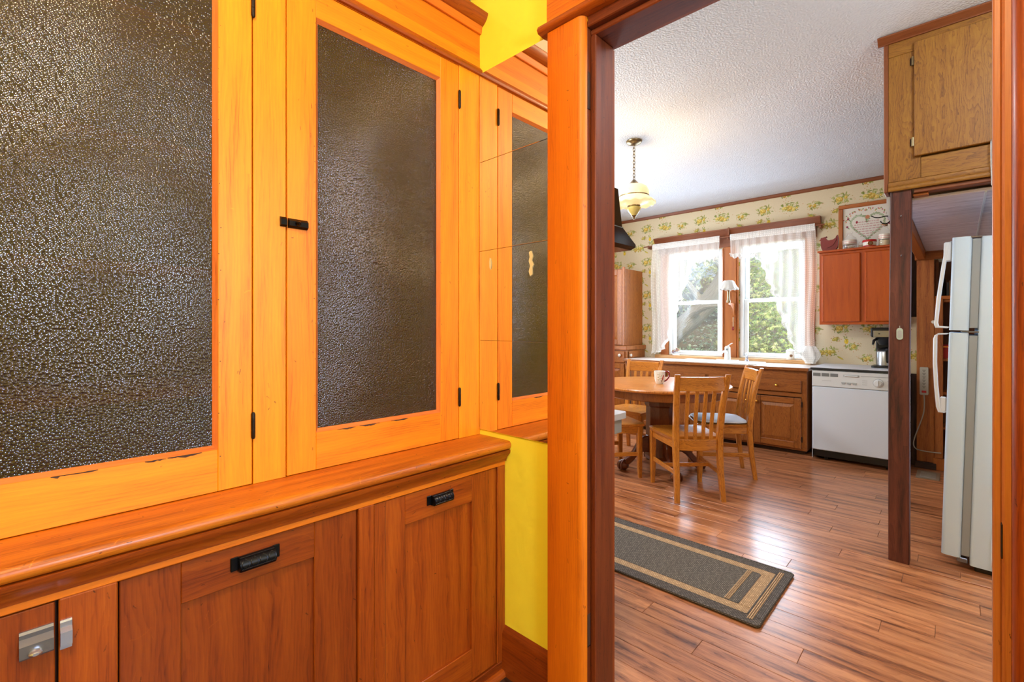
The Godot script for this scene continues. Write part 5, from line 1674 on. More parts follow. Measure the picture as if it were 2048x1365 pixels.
	var sh := thing("shelf_unit", "rustic board shelf unit behind the fridge at the back of the alcove", "shelf", V(0.2, 0, -5.5))
	board("back_panel", V(-0.141, 0.0, WZ + 0.004), V(0.80, 1.789, WZ + 0.018), "shelf_board", sh, 1)
	board("side_panel", V(-0.1415, 0.0, WZ + 0.019), V(-0.118, 1.789, -5.405), "shelf_board", sh, 1)
	board("upright", V(-0.1415, 0.10, -5.390), V(-0.088, 1.445, -5.362), "alcove_board", sh, 1)
	board("plinth", V(-0.150, 0.0, -5.390), V(-0.070, 0.099, -5.350), "trim_orange", sh, 1)
	for y in [1.445, 0.945, 0.660, 0.365]:
		board("shelf_board", V(-0.117, y - 0.022, WZ + 0.019), V(0.80, y, -5.392), "trim_orange", sh, 0)
	board("shelf_lip", V(-0.1415, 1.4455, -5.390), V(0.80, 1.475, -5.366), "trim_orange", sh, 0)
	part("knob", Geo.new().tube([V(-0.149, 1.255, -5.361), V(-0.149, 1.255, -5.345)], [0.008, 0.014], 10), "porcelain", sh)
	var fg := thing("dark_figure", "dark slim bottle-like figure standing on the top board of the alcove shelf", "figurine", V(-0.092, 1.446, -5.425))
	part("body", Geo.new().lathe(V(-0.092, 0, -5.425), [[0.0, 1.4460], [0.022, 1.447], [0.024, 1.50], [0.018, 1.56], [0.020, 1.61], [0.012, 1.635], [0.013, 1.655], [0.016, 1.672], [0.010, 1.690], [0.0, 1.694]], 14), "black_iron", fg)
	var bx := -0.068
	for k in 5:
		var hgt: float = [0.145, 0.16, 0.135, 0.15, 0.14][k]
		var w: float = [0.016, 0.022, 0.014, 0.02, 0.018][k]
		var b := thing("book", ["thin dark book at the left end of the row on the alcove top shelf", "tan spined book second from the left on the alcove top shelf", "narrow black book third in the row on the alcove top shelf", "brown book fourth in the row on the alcove top shelf", "dark book at the right end of the row on the alcove top shelf"][k], "book", V(bx, 1.446, -5.46), "books on the alcove top shelf")
		board("cover", V(bx, 1.4455, -5.52), V(bx + w, 1.4455 + hgt, -5.41), ["book_dark", "book_tan", "book_dark", "book_tan", "book_dark"][k], b, 1, 0.002)
		board("pages", V(bx + 0.002, 1.4470, -5.525), V(bx + w - 0.002, 1.4435 + hgt, -5.5205), "cream", b, 1, 0.0005)
		bx += w + 0.0015
	var rb := thing("red_box", "small red box standing on the alcove shelf between the fridge handles", "box", V(-0.078, 0.946, -5.42))
	board("body", V(-0.104, 0.9455, -5.47), V(-0.050, 1.062, -5.402), "red_print", rb, 1, 0.002)
	board("lid_band", V(-0.1045, 1.040, -5.4705), V(-0.0495, 1.046, -5.4013), "brass", rb, 1, 0.0002)
	# power strip on the column
	var ps := thing("power_strip", "grey power strip with red switch and trailing cord screwed to the knotty column", "power strip", V(-0.208, 0.632, -5.352))
	part("case", Geo.new().extrude(rrect(0.056, 0.236, 0.008), V(-0.208, 0.750, -5.3595), Vector3.RIGHT, Vector3.UP, V(0, 0, 0.026), 0.6), "grey_plastic", ps)
	for k in 6:
		for s in [[-0.006, 0.004], [0.006, 0.004], [0.0, -0.006]]:
			board("socket_slot", V(-0.208 + s[0] - 0.002, 0.838 - k * 0.028 + s[1] - 0.004, -5.3333), V(-0.208 + s[0] + 0.002, 0.838 - k * 0.028 + s[1] + 0.004, -5.3328), "shadow_black", ps, 1, 0.0)
	board("switch", V(-0.223, 0.650, -5.3333), V(-0.193, 0.668, -5.329), "red_print", ps, 0, 0.002)
	var pts := [V(-0.208, 0.633, -5.345), V(-0.206, 0.56, -5.343), V(-0.212, 0.47, -5.340), V(-0.240, 0.36, -5.336), V(-0.268, 0.26, -5.334), V(-0.276, 0.20, -5.333), V(-0.262, 0.165, -5.333), V(-0.22, 0.152, -5.334), V(-0.15, 0.150, -5.336), V(-0.10, 0.152, -5.34)]
	part("cord", Geo.new().tube(smooth(pts, 4), 0.0042, 8), "grey_plastic", ps)
	# floor register
	var rg := thing("floor_register", "beige metal floor register in the boards in front of the alcove column", "vent", V(-0.174, 0, -5.11))
	board("flange", V(-0.246, 0.0002, -5.246), V(-0.102, 0.005, -4.980), "beige_metal", rg, 2, 0.002)
	board("well", V(-0.222, 0.0051, -5.20), V(-0.126, 0.0058, -5.02), "gasket", rg, 2, 0.0)
	for k in 9:
		board("louvre", V(-0.222, 0.0059, -5.195 + k * 0.020), V(-0.126, 0.0085, -5.188 + k * 0.020), "beige_metal", rg, 0, 0.001)
	# strip between the floor boards and the alcove
	board("trim_5", V(-0.177, 0.0004, -3.112), V(WR - 0.001, 0.0045, -3.086), "plank_0", null, 0, 0.002).set_meta("kind", "structure")
	build_fridge()

func smooth(pts: Array, k: int) -> Array:
	var c := Curve3D.new()
	for i in pts.size():
		var a: Vector3 = pts[maxi(i - 1, 0)]
		var b: Vector3 = pts[mini(i + 1, pts.size() - 1)]
		c.add_point(pts[i], (a - b) / 6.0, (b - a) / 6.0)
	var o := []
	for i in (pts.size() - 1) * k + 1:
		o.append(c.sample(mini(i / k, pts.size() - 2), float(i) / k - mini(i / k, pts.size() - 2)))
	return o

func build_fridge() -> void:
	var zs := -3.235
	var zb := -3.95
	var f := thing("refrigerator", "white top-freezer refrigerator standing side-on in the alcove behind the post", "refrigerator", V(0.032, 0, -3.60))
	part("body", Geo.new().extrude(rrect(0.70, 0.715, 0.012), V(0.392, 0.030, (zs + zb) * 0.5), Vector3.RIGHT, Vector3.FORWARD, V(0, 1.622, 0), 0.6), "fridge_skin", f)
	board("base", V(0.06, 0.002, zb + 0.02), V(0.72, 0.0295, zs - 0.018), "black_plastic", f, 0)
	for q in [[0.055, 1.178, "door"], [1.190, 1.656, "freezer_door"]]:
		part(q[2], Geo.new().extrude(rrect(0.072, 0.715, 0.016), V(-0.0265, q[0], (zs + zb) * 0.5), Vector3.RIGHT, Vector3.FORWARD, V(0, q[1] - q[0], 0), 0.6), "fridge_skin", f)
		board("gasket", V(0.0100, q[0] + 0.012, zb + 0.012), V(0.0417, q[1] - 0.012, zs - 0.010), "gasket", f, 1, 0.003)
	for y in [1.653, 1.184]:
		board("hinge_cover", V(-0.02, y - 0.004, zs - 0.045), V(0.058, y + 0.004, zs - 0.004), "steel", f, 0, 0.003)
	board("hinge_foot", V(-0.005, 0.030, zs - 0.05), V(0.035, 0.0545, zs - 0.012), "dark_chrome", f, 0, 0.003)
	# sloping bow handles on the edge nearest the post
	var hz := zs - 0.036
	var wx := V(0, 0, 1)
	part("handle", Geo.new().bar([[V(-0.066, 1.640, hz), 0.024, 0.020], [V(-0.078, 1.634, hz), 0.026, 0.022], [V(-0.092, 1.52, hz), 0.026, 0.022], [V(-0.106, 1.36, hz), 0.026, 0.022], [V(-0.113, 1.222, hz), 0.026, 0.020], [V(-0.108, 1.206, hz), 0.026, 0.018], [V(-0.064, 1.203, hz), 0.024, 0.014]], wx, V(0.8, 0.6, 0), 0.005), "white_plastic", f)
	board("handle_pad", V(-0.094, 1.540, hz - 0.012), V(-0.0630, 1.638, hz + 0.012), "white_plastic", f, 1, 0.005)
	part("handle", Geo.new().bar([[V(-0.064, 1.172, hz), 0.024, 0.014], [V(-0.110, 1.168, hz), 0.026, 0.018], [V(-0.114, 1.150, hz), 0.026, 0.020], [V(-0.112, 1.02, hz), 0.026, 0.020], [V(-0.104, 0.90, hz), 0.026, 0.020], [V(-0.094, 0.800, hz), 0.026, 0.020], [V(-0.086, 0.772, hz), 0.026, 0.018], [V(-0.064, 0.770, hz), 0.024, 0.016]], wx, V(0.8, 0.6, 0), 0.005), "white_plastic", f)
	board("handle_pad", V(-0.088, 0.772, hz - 0.012), V(-0.0630, 0.848, hz + 0.012), "white_plastic", f, 1, 0.005)
	for q in [[0.879, 0.937], [0.436, 0.568], [0.060, 0.255]]:
		var x := 0.119
		part("side_pull", Geo.new().tube(smooth([V(x + 0.008, q[1], zs - 0.002), V(x, q[1] - 0.004, zs + 0.022), V(x - 0.002, (q[0] + q[1]) * 0.5, zs + 0.030), V(x, q[0] + 0.004, zs + 0.022), V(x + 0.008, q[0], zs - 0.002)], 4), 0.005, 8), "white_plastic", f)
	board("badge", V(0.128, 1.50, zs + 0.0002), V(0.133, 1.61, zs + 0.0016), "gasket", f, 1, 0.0)
	f.rotation.z = -0.0265                               # the old floor leans

# ---------------------------------------------------------------- kitchen: table, chairs, rug, pendant, cart, hood
func make_chair(label: String, at: Vector3, turn: float, tone: String) -> Node3D:
	# built at the origin facing -z, then put in its place
	var c := thing("dining_chair", label, "chair", Vector3.ZERO, "slatted oak chairs round the table")
	var R := Vector3.RIGHT
	var B := Vector3.BACK
	for s in [-1.0, 1.0]:
		var x: float = 0.156 * s
		part("rear_leg", G().bar([[V(x * 1.04, 0.0, 0.232), 0.034, 0.030], [V(x, 0.20, 0.204), 0.038, 0.036], [V(x, 0.36, 0.190), 0.040, 0.040], [V(x, 0.46, 0.192), 0.040, 0.040], [V(x * 1.04, 0.65, 0.216), 0.040, 0.032], [V(x * 1.10, 0.80, 0.250), 0.040, 0.026], [V(x * 1.13, 0.885, 0.276), 0.038, 0.022]], R, B, 0.005), tone, c)
		var fx: float = 0.186 * s
		part("front_leg", G().bar([[V(fx, 0.0, -0.196), 0.028, 0.028], [V(fx, 0.10, -0.192), 0.036, 0.036], [V(fx, 0.412, -0.190), 0.042, 0.042]], R, B, 0.005), tone, c)
		part("side_stretcher", G().bar([[V(fx * 0.99, 0.190, -0.172), 0.014, 0.032], [V(x, 0.190, 0.190), 0.014, 0.032]], R, Vector3.UP, 0.003), tone, c)
		part("side_apron", G().bar([[V(fx * 0.99, 0.385, -0.170), 0.018, 0.055], [V(x, 0.385, 0.172), 0.018, 0.055]], R, Vector3.UP, 0.003), tone, c)
	part("front_apron", G().box(V(-0.165, 0.358, -0.200), V(0.165, 0.412, -0.182), 0.003, 0), tone, c)
	part("middle_stretcher", G().box(V(-0.170, 0.178, -0.012), V(0.170, 0.206, 0.004), 0.003, 0), tone, c)
	# saddle seat
	var rings := []
	for i in 11:
		var t := i / 10.0
		var z := lerpf(-0.225, 0.172, t)
		var hw := lerpf(0.220, 0.182, t) - 0.014 * pow(absf(t * 2.0 - 1.0), 8.0)
		var r := PackedVector3Array()
		for k in 13:
			var q := k / 12.0 * 2.0 - 1.0
			r.append(V(q * hw, 0.440 - 0.012 * (1.0 - q * q) * sin(PI * clampf(t * 1.05, 0, 1)) - 0.006 * pow(absf(q), 12.0), z))
		for k in 13:
			var q := 1.0 - k / 12.0 * 2.0
			r.append(V(q * (hw - 0.008), 0.4125, z))
		rings.append(r)
	part("seat", G().loft(rings, true, 0.8), tone, c)
	# curved rails between the rear posts
	var arc := func(y: float, z: float, w: float, h: float, th: float, bow: float) -> Geo:
		var st := []
		for k in 9:
			var q := k / 8.0 * 2.0 - 1.0
			st.append([V(q * w, y, z + bow * (1.0 - q * q)), th, h])
		return G().bar(st, B, Vector3.UP, 0.004)
	part("crest_rail", arc.call(0.818, 0.254, 0.156, 0.098, 0.018, 0.016), tone, c)
	part("seat_rail", arc.call(0.388, 0.186, 0.142, 0.078, 0.020, 0.030), tone, c)
	for k in 4:
		var q := (k - 1.5) / 2.5
		var b0 := 0.027 * (1.0 - q * q)
		part("slat", G().bar([[V(q * 0.146, 0.4275, 0.186 + b0), 0.026, 0.010], [V(q * 0.148, 0.52, 0.190 + b0), 0.027, 0.010], [V(q * 0.152, 0.64, 0.208 + b0), 0.028, 0.010], [V(q * 0.156, 0.7685, 0.240 + b0 * 0.6), 0.028, 0.010]], R, B, 0.003), tone, c)
	c.position = at
	c.rotation.y = turn
	return c

func build_furniture() -> void:
	# round pedestal table
	var c := V(-1.83, 0, -3.78)
	var y := 0.735
	var t := thing("dining_table", "round oak pedestal table with claw feet and a mug on it", "table", c)
	var tp := Geo.new()
	tp.lathe(c, [[0.0, y - 0.026], [0.542, y - 0.026], [0.550, y - 0.020], [0.552, y - 0.010], [0.547, y - 0.002], [0.542, y], [0.0, y]], 72, 0.85)
	for i in tp.v.size():
		if absf(tp.n[i].y) > 0.7:
			tp.uv[i] = Vector2(tp.v[i].x * 0.7 - tp.v[i].z * 0.7, tp.v[i].x * 0.7 + tp.v[i].z * 0.7)
	part("table_top", tp, "oak_pale", t)
	part("apron", Geo.new().lathe(c, [[0.48, y - 0.0265], [0.505, y - 0.0265], [0.505, y - 0.088], [0.498, y - 0.094], [0.48, y - 0.094], [0.48, y - 0.0265]], 64, 0.85), "oak", t)
	board("cross_beam", c + V(-0.47, y - 0.060, -0.05), c + V(0.47, y - 0.0268, 0.05), "pedestal_oak", t, 0)
	part("pedestal", Geo.new().lathe(c, [[0.0, 0.10], [0.135, 0.10], [0.140, 0.13], [0.130, 0.16], [0.128, 0.54], [0.142, 0.555], [0.142, 0.60], [0.125, 0.62], [0.160, 0.672], [0.0, 0.6745]], 10, 0.9), "pedestal_oak", t)
	for k in 4:
		var a := PI * 0.25 + PI * 0.5 * k
		var d := V(cos(a), 0, sin(a))
		var st := []
		for q in [[0.10, 0.225, 0.150], [0.16, 0.220, 0.130], [0.21, 0.175, 0.100], [0.25, 0.115, 0.080], [0.285, 0.078, 0.066], [0.315, 0.062, 0.058]]:
			st.append([c + d * q[0] + V(0, q[1], 0), 0.062, q[2]])
		var leg := part("leg", G().bar(st, V(-d.z, 0, d.x), Vector3.UP, 0.010), "pedestal_oak", t)
		var ft := c + d * 0.325
		part("ball", Geo.new().lathe(ft, [[0.0, 0.001], [0.022, 0.004], [0.040, 0.020], [0.045, 0.040], [0.038, 0.060], [0.018, 0.074], [0.0, 0.076]], 16), "pedestal_oak", leg)
		for e: int in 4:
			var b: float = a + [-0.9, -0.3, 0.3, 0.9][e]
			var w := V(cos(b), 0, sin(b))
			part("claw", Geo.new().tube(smooth([ft + V(0, 0.082, 0) - d * 0.01, ft + w * 0.036 + V(0, 0.066, 0), ft + w * 0.047 + V(0, 0.036, 0), ft + w * 0.040 + V(0, 0.012, 0)], 3), 0.0085, 7), "pedestal_oak", leg)
	var mp := V(-1.815, y, -3.715)
	var m := thing("mug", "white mug with red bird pictures and a red handle on the table", "mug", mp)
	var mg := Geo.new()
	mg.lathe(mp, [[0.0, 0.0005], [0.026, 0.0005], [0.028, 0.004], [0.033, 0.012], [0.041, 0.040], [0.044, 0.075], [0.045, 0.108], [0.042, 0.109], [0.040, 0.075], [0.030, 0.016], [0.0, 0.012]], 32)
	for i in mg.v.size():
		var p := mg.v[i] - mp
		mg.uv[i] = Vector2(fposmod(atan2(p.z, p.x) / TAU + 0.18, 1.0), 1.0 - p.y / 0.112)
	for i in range(0, mg.v.size(), 3):                   # keep the seam of the print in one piece
		if maxf(mg.uv[i].x, maxf(mg.uv[i + 1].x, mg.uv[i + 2].x)) - minf(mg.uv[i].x, minf(mg.uv[i + 1].x, mg.uv[i + 2].x)) > 0.5:
			for q in 3:
				if mg.uv[i + q].x < 0.5:
					mg.uv[i + q].x += 1.0
	part("cup", mg, "mug_print", m)
	var hd := V(0.727, 0, -0.687)
	part("handle", Geo.new().tube(smooth([mp + hd * 0.041 + V(0, 0.094, 0), mp + hd * 0.062 + V(0, 0.104, 0), mp + hd * 0.080 + V(0, 0.088, 0), mp + hd * 0.078 + V(0, 0.060, 0), mp + hd * 0.058 + V(0, 0.032, 0), mp + hd * 0.036 + V(0, 0.020, 0)], 4), 0.0065, 8), "red_gloss", m)

	make_chair("oak slat-back chair with its back to the doorway, nearest the rug", V(-1.456, 0, -3.412), 0.80, "honey")
	make_chair("oak slat-back chair seen from the side, carrying a white cushion, nearest the sink cabinets", V(-1.448, 0, -4.040), 2.162, "honey")
	make_chair("oak slat-back chair facing the doorway on the far side of the table, behind the mug", V(-2.275, 0, -4.080), PI + 0.02, "honey")
	make_chair("oak chair pushed under the left front of the table, partly behind the doorway jamb", V(-2.120, 0, -3.400), -0.615, "honey")
	# cushion on the side chair
	var cu := thing("seat_cushion", "thin white and pale blue cushion on the chair nearest the sink cabinets", "cushion", V(-1.53, 0.442, -3.93))
	var rings := []
	for q in [[0.175, 0.0], [0.190, 0.005], [0.194, 0.011], [0.186, 0.018], [0.140, 0.023], [0.05, 0.021]]:
		var r := PackedVector3Array()
		for p in rrect(q[0] * 2.0, q[0] * 2.0, q[0] * 0.45, 6):
			r.append(V(p[0], q[1], p[1]))
		rings.append(r)
	var pad := Geo.new().loft(rings, true, 0.3)
	part("pad", pad, "cushion", cu).position = V(0, 0.001, 0)
	var pipe := []
	for p in rrect(0.388, 0.388, 0.087, 6):
		pipe.append(V(p[0], 0.011, p[1]))
	pipe.append(pipe[0])
	part("piping", Geo.new().tube(pipe, 0.004, 6), "laminate_white", cu).position = V(0, 0.0075, 0)
	cu.position = V(-1.456, 0.4405, -4.035)
	cu.rotation.y = 2.162

	# braided runner
	var rz0 := -2.590
	var rz1 := -2.036
	var rx := -0.578
	var rl := -2.45
	var rug := thing("runner_rug", "braided dark grey runner rug with tan border lying on the boards", "rug", V(-1.5, 0, -2.31))
	var frame := func(called: String, i0: float, i1: float, h: float, m: String) -> void:
		var g := Geo.new()
		for q in [[rl + i0, rz0 + i0, rx - i0, rz0 + i1], [rl + i0, rz1 - i1, rx - i0, rz1 - i0], [rx - i1, rz0 + i1, rx - i0, rz1 - i1], [rl + i0, rz0 + i1, rl + i1, rz1 - i1]]:
			g.box(V(q[0], 0.0005, q[1]), V(q[2], h, q[3]), 0.0025, 0 if q[2] - q[0] > q[3] - q[1] else 2)
		part(called, g, m, rug)
	frame.call("outer_braid", 0.0, 0.058, 0.011, "rug_dark")
	frame.call("tan_border", 0.058, 0.112, 0.0105, "rug_tan")
	board("field", V(rl + 0.112, 0.0005, rz0 + 0.112), V(rx - 0.112, 0.0105, rz1 - 0.112), "rug_field", rug, 2, 0.002)
	for q in [0.030, 0.150]:
		for k in 3:
			board("tan_stripe", V(rx - q - 0.006 - k * 0.008, 0.0107, rz0 + (0.03 if q < 0.1 else 0.116)), V(rx - q - k * 0.008, 0.0128, rz1 - (0.03 if q < 0.1 else 0.116)), "rug_tan", rug, 2, 0.001)
	for q in [0.0, 0.058, 0.112]:                        # raised cords between the braids
		var hem := [V(rl + q, 0.008, rz1 - q), V(rx - q - 0.008, 0.008, rz1 - q), V(rx - q, 0.008, rz1 - q - 0.008), V(rx - q, 0.008, rz0 + q + 0.008), V(rx - q - 0.008, 0.008, rz0 + q), V(rl + q, 0.008, rz0 + q)]
		part("cord", Geo.new().tube(hem, 0.0065 if q == 0.0 else 0.004, 8), "rug_dark", rug)

	# pendant lamp over the table
	var px := -1.876
	var pz := -3.395
	var cy := ceil_y(pz)
	var pl := thing("pendant_lamp", "cream glass pendant lamp on a chain over the table, lit", "lamp", V(px, 2.07, pz))
	part("canopy", Geo.new().lathe(V(px, 0, pz), [[0.0, cy - 0.034], [0.022, cy - 0.032], [0.052, cy - 0.020], [0.062, cy - 0.008], [0.062, cy - 0.001], [0.0, cy - 0.0005]], 28), "antique_brass", pl)
	var n := 11
	var ytop := cy - 0.030
	var ybot := 2.385
	for k in n:
		var yc := lerpf(ytop, ybot, (k + 0.5) / n)
		var h := (ytop - ybot) / n * 0.62
		var ring := []
		for i in 15:
			var a := TAU * i / 14.0
			var w := V(cos(k * PI * 0.5 + 0.4), 0, sin(k * PI * 0.5 + 0.4))
			ring.append(V(px, yc + sin(a) * h, pz) + w * cos(a) * 0.0095)
		part("chain_link", Geo.new().tube(ring, 0.0030, 6), "antique_brass", pl)
	part("cap", Geo.new().lathe(V(px, 0, pz), [[0.006, 2.390], [0.016, 2.384], [0.030, 2.366], [0.048, 2.352], [0.046, 2.346], [0.0, 2.346]], 24), "antique_brass", pl)
	var sh := Geo.new()
	rings = []
	for q in [[0.040, 2.350], [0.075, 2.342], [0.102, 2.324], [0.115, 2.296], [0.116, 2.268], [0.112, 2.254], [0.124, 2.240], [0.146, 2.224], [0.162, 2.210], [0.168, 2.198], [0.164, 2.192], [0.148, 2.202], [0.118, 2.206], [0.080, 2.192], [0.045, 2.178], [0.036, 2.176]]:
		var r := PackedVector3Array()
		for k in 56:
			var a := TAU * k / 56.0
			var ruf := clampf((q[0] - 0.14) / 0.028, 0.0, 1.0)
			r.append(V(px + cos(a) * q[0], q[1] + 0.006 * ruf * sin(a * 14.0), pz + sin(a) * q[0]))
		rings.append(r)
	sh.loft(rings, false, 0.4)
	part("glass_shade", sh, "milk_glass", pl)
	part("trim_band", Geo.new().lathe(V(px, 0, pz), [[0.112, 2.247], [0.1165, 2.250], [0.1175, 2.256], [0.113, 2.259]], 40), "antique_brass", pl)
	part("lower_ring", Geo.new().lathe(V(px, 0, pz), [[0.040, 2.172], [0.052, 2.175], [0.052, 2.181], [0.040, 2.182]], 30), "antique_brass", pl)
	part("lower_bowl", Geo.new().lathe(V(px, 0, pz), [[0.040, 2.174], [0.053, 2.164], [0.052, 2.150], [0.040, 2.128], [0.026, 2.110], [0.018, 2.100]], 30), "painted_glass", pl)
	part("finial", Geo.new().lathe(V(px, 0, pz), [[0.022, 2.102], [0.018, 2.094], [0.008, 2.088], [0.011, 2.080], [0.006, 2.072], [0.0, 2.068]], 16), "antique_brass", pl)
	lamp("pendant_light", V(px, 2.285, pz), Color(1.0, 0.84, 0.60), 0.5, 0.04)

	# white topped cart and hood behind the jamb
	var ct := thing("kitchen_cart", "white topped kitchen cart, its corner showing behind the doorway jamb", "cart", V(-1.50, 0, -1.69))
	part("top", Geo.new().extrude(rrect(0.70, 0.675, 0.035, 5), V(-1.500, 0.772, -1.6925), Vector3.RIGHT, Vector3.FORWARD, V(0, 0.028, 0), 0.6), "laminate_white", ct)
	board("apron", V(-1.83, 0.700, -2.005), V(-1.172, 0.7715, -1.375), "pale_grey", ct, 0, 0.004)
	for x in [-1.815, -1.185]:
		for z in [-1.850, -1.40]:
			var lg := board("leg", V(x - 0.018, 0.052, z - 0.018), V(x + 0.018, 0.6995, z + 0.018), "pale_grey", ct, 1, 0.004)
			part("caster", Geo.new().tube([V(x - 0.018, 0.0265, z), V(x + 0.018, 0.0265, z)], 0.026, 16), "porcelain", lg)
	board("shelf", V(-1.80, 0.20, -1.83), V(-1.20, 0.222, -1.41), "pale_grey", ct, 0, 0.003)
	var hx0 := -1.80
	var hx1 := -1.114
	var hd2 := thing("range_hood", "black range hood hanging over the white cart behind the doorway jamb", "hood", V(-1.45, 1.57, -1.66))
	var hb := KZ - 0.022
	part("canopy", Geo.new().loft([PackedVector3Array([V(hx0, 1.574, hb), V(hx1 - 0.02, 1.574, hb), V(hx1 - 0.02, 1.574, -2.02), V(hx0, 1.574, -2.02)]), PackedVector3Array([V(hx0, 1.588, hb), V(hx1, 1.588, hb), V(hx1, 1.588, -2.032), V(hx0, 1.588, -2.032)]), PackedVector3Array([V(hx0, 1.600, hb), V(hx1, 1.600, hb), V(hx1, 1.600, -2.032), V(hx0, 1.600, -2.032)]), PackedVector3Array([V(hx0 + 0.06, 1.662, hb), V(hx1 + 0.002, 1.662, hb), V(hx1 + 0.002, 1.662, -1.910), V(hx0 + 0.06, 1.662, -1.910)])], true, 0.98), "black_gloss", hd2)
	part("upper_cover", Geo.new().loft([PackedVector3Array([V(hx0 + 0.07, 1.6625, hb), V(hx1, 1.6625, hb), V(hx1, 1.6625, -1.908), V(hx0 + 0.07, 1.6625, -1.908)]), PackedVector3Array([V(hx0 + 0.10, 1.842, hb), V(hx1 - 0.017, 1.842, hb), V(hx1 - 0.017, 1.842, -1.900), V(hx0 + 0.10, 1.842, -1.900)])], true, 0.98), "black_gloss", hd2)
	board("trim_line", V(hx1 - 0.001, 1.6605, -1.911), V(hx1 + 0.004, 1.6640, hb), "vent_grey", hd2, 2, 0.0005)
	board("chimney", V(-1.62, 1.8425, hb), V(-1.32, ceil_y(hb) - 0.01, -1.62), "black_gloss", hd2, 1, 0.004)

# ---------------------------------------------------------------- garden beyond the windows
func ground_y(x: float, z: float) -> float:
	var d := -z - 6.0
	return -0.35 + maxf(d, 0.0) * 0.20 + 0.12 * sin(x * 0.9 + z * 0.5)

# leaf sprays on and inside a set of rounded masses
func foliage(parent: Node3D, masses: Array, count: int, size: float, cols: Array, droop: float) -> void:
	var g := Geo.new()
	for q in [[0.0, 0.0, 1.0], [0.7, 0.12, 0.72], [-0.7, 0.12, 0.72], [0.35, 0.40, 0.55], [-0.35, 0.40, 0.55]]:
		var d := V(sin(q[0]), -0.25 * absf(q[0]), -cos(q[0]))
		var s := V(d.z, 0, -d.x)
		var a := V(0, 0, -q[1])
		var l: float = q[2]
		var nn := V(0, 1, 0)
		g.quad(a, a + d * l * 0.45 + s * l * 0.10, a + d * l, a + d * l * 0.45 - s * l * 0.10, nn, Vector2.ZERO, Vector2.ZERO, Vector2.ZERO, Vector2.ZERO)
	var mm := MultiMesh.new()
	mm.transform_format = MultiMesh.TRANSFORM_3D
	mm.use_colors = true
	mm.mesh = g.mesh()
	mm.instance_count = count
	var base := origin(parent)
	for i in count:
		var m: Array = masses[i % masses.size()]
		var u := V(rng.randfn(), rng.randfn(), rng.randfn()).normalized()
		var rad := pow(rng.randf(), 0.33)
		var p: Vector3 = m[0] + V(u.x * m[1].x, u.y * m[1].y, u.z * m[1].z) * rad
		var dir := (V(u.x, u.y * 0.5 - droop, u.z) + V(rng.randfn(), rng.randfn(), rng.randfn()) * 0.35).normalized()
		var b := Basis.looking_at(dir, V(rng.randfn() * 0.4, 1.0, rng.randfn() * 0.4).normalized())
		var s := size * rng.randf_range(0.6, 1.3)
		mm.set_instance_transform(i, Transform3D(b.scaled(V(s, s, s)), p - base))
		var c: Color = cols[rng.randi() % cols.size()]
		mm.set_instance_color(i, c * rng.randf_range(1.6, 2.2))
	var o := MultiMeshInstance3D.new()
	o.name = "foliage"
	o.multimesh = mm
	o.material_override = M["foliage"]
	o.set_meta("kind", "stuff")
	parent.add_child(o, true)

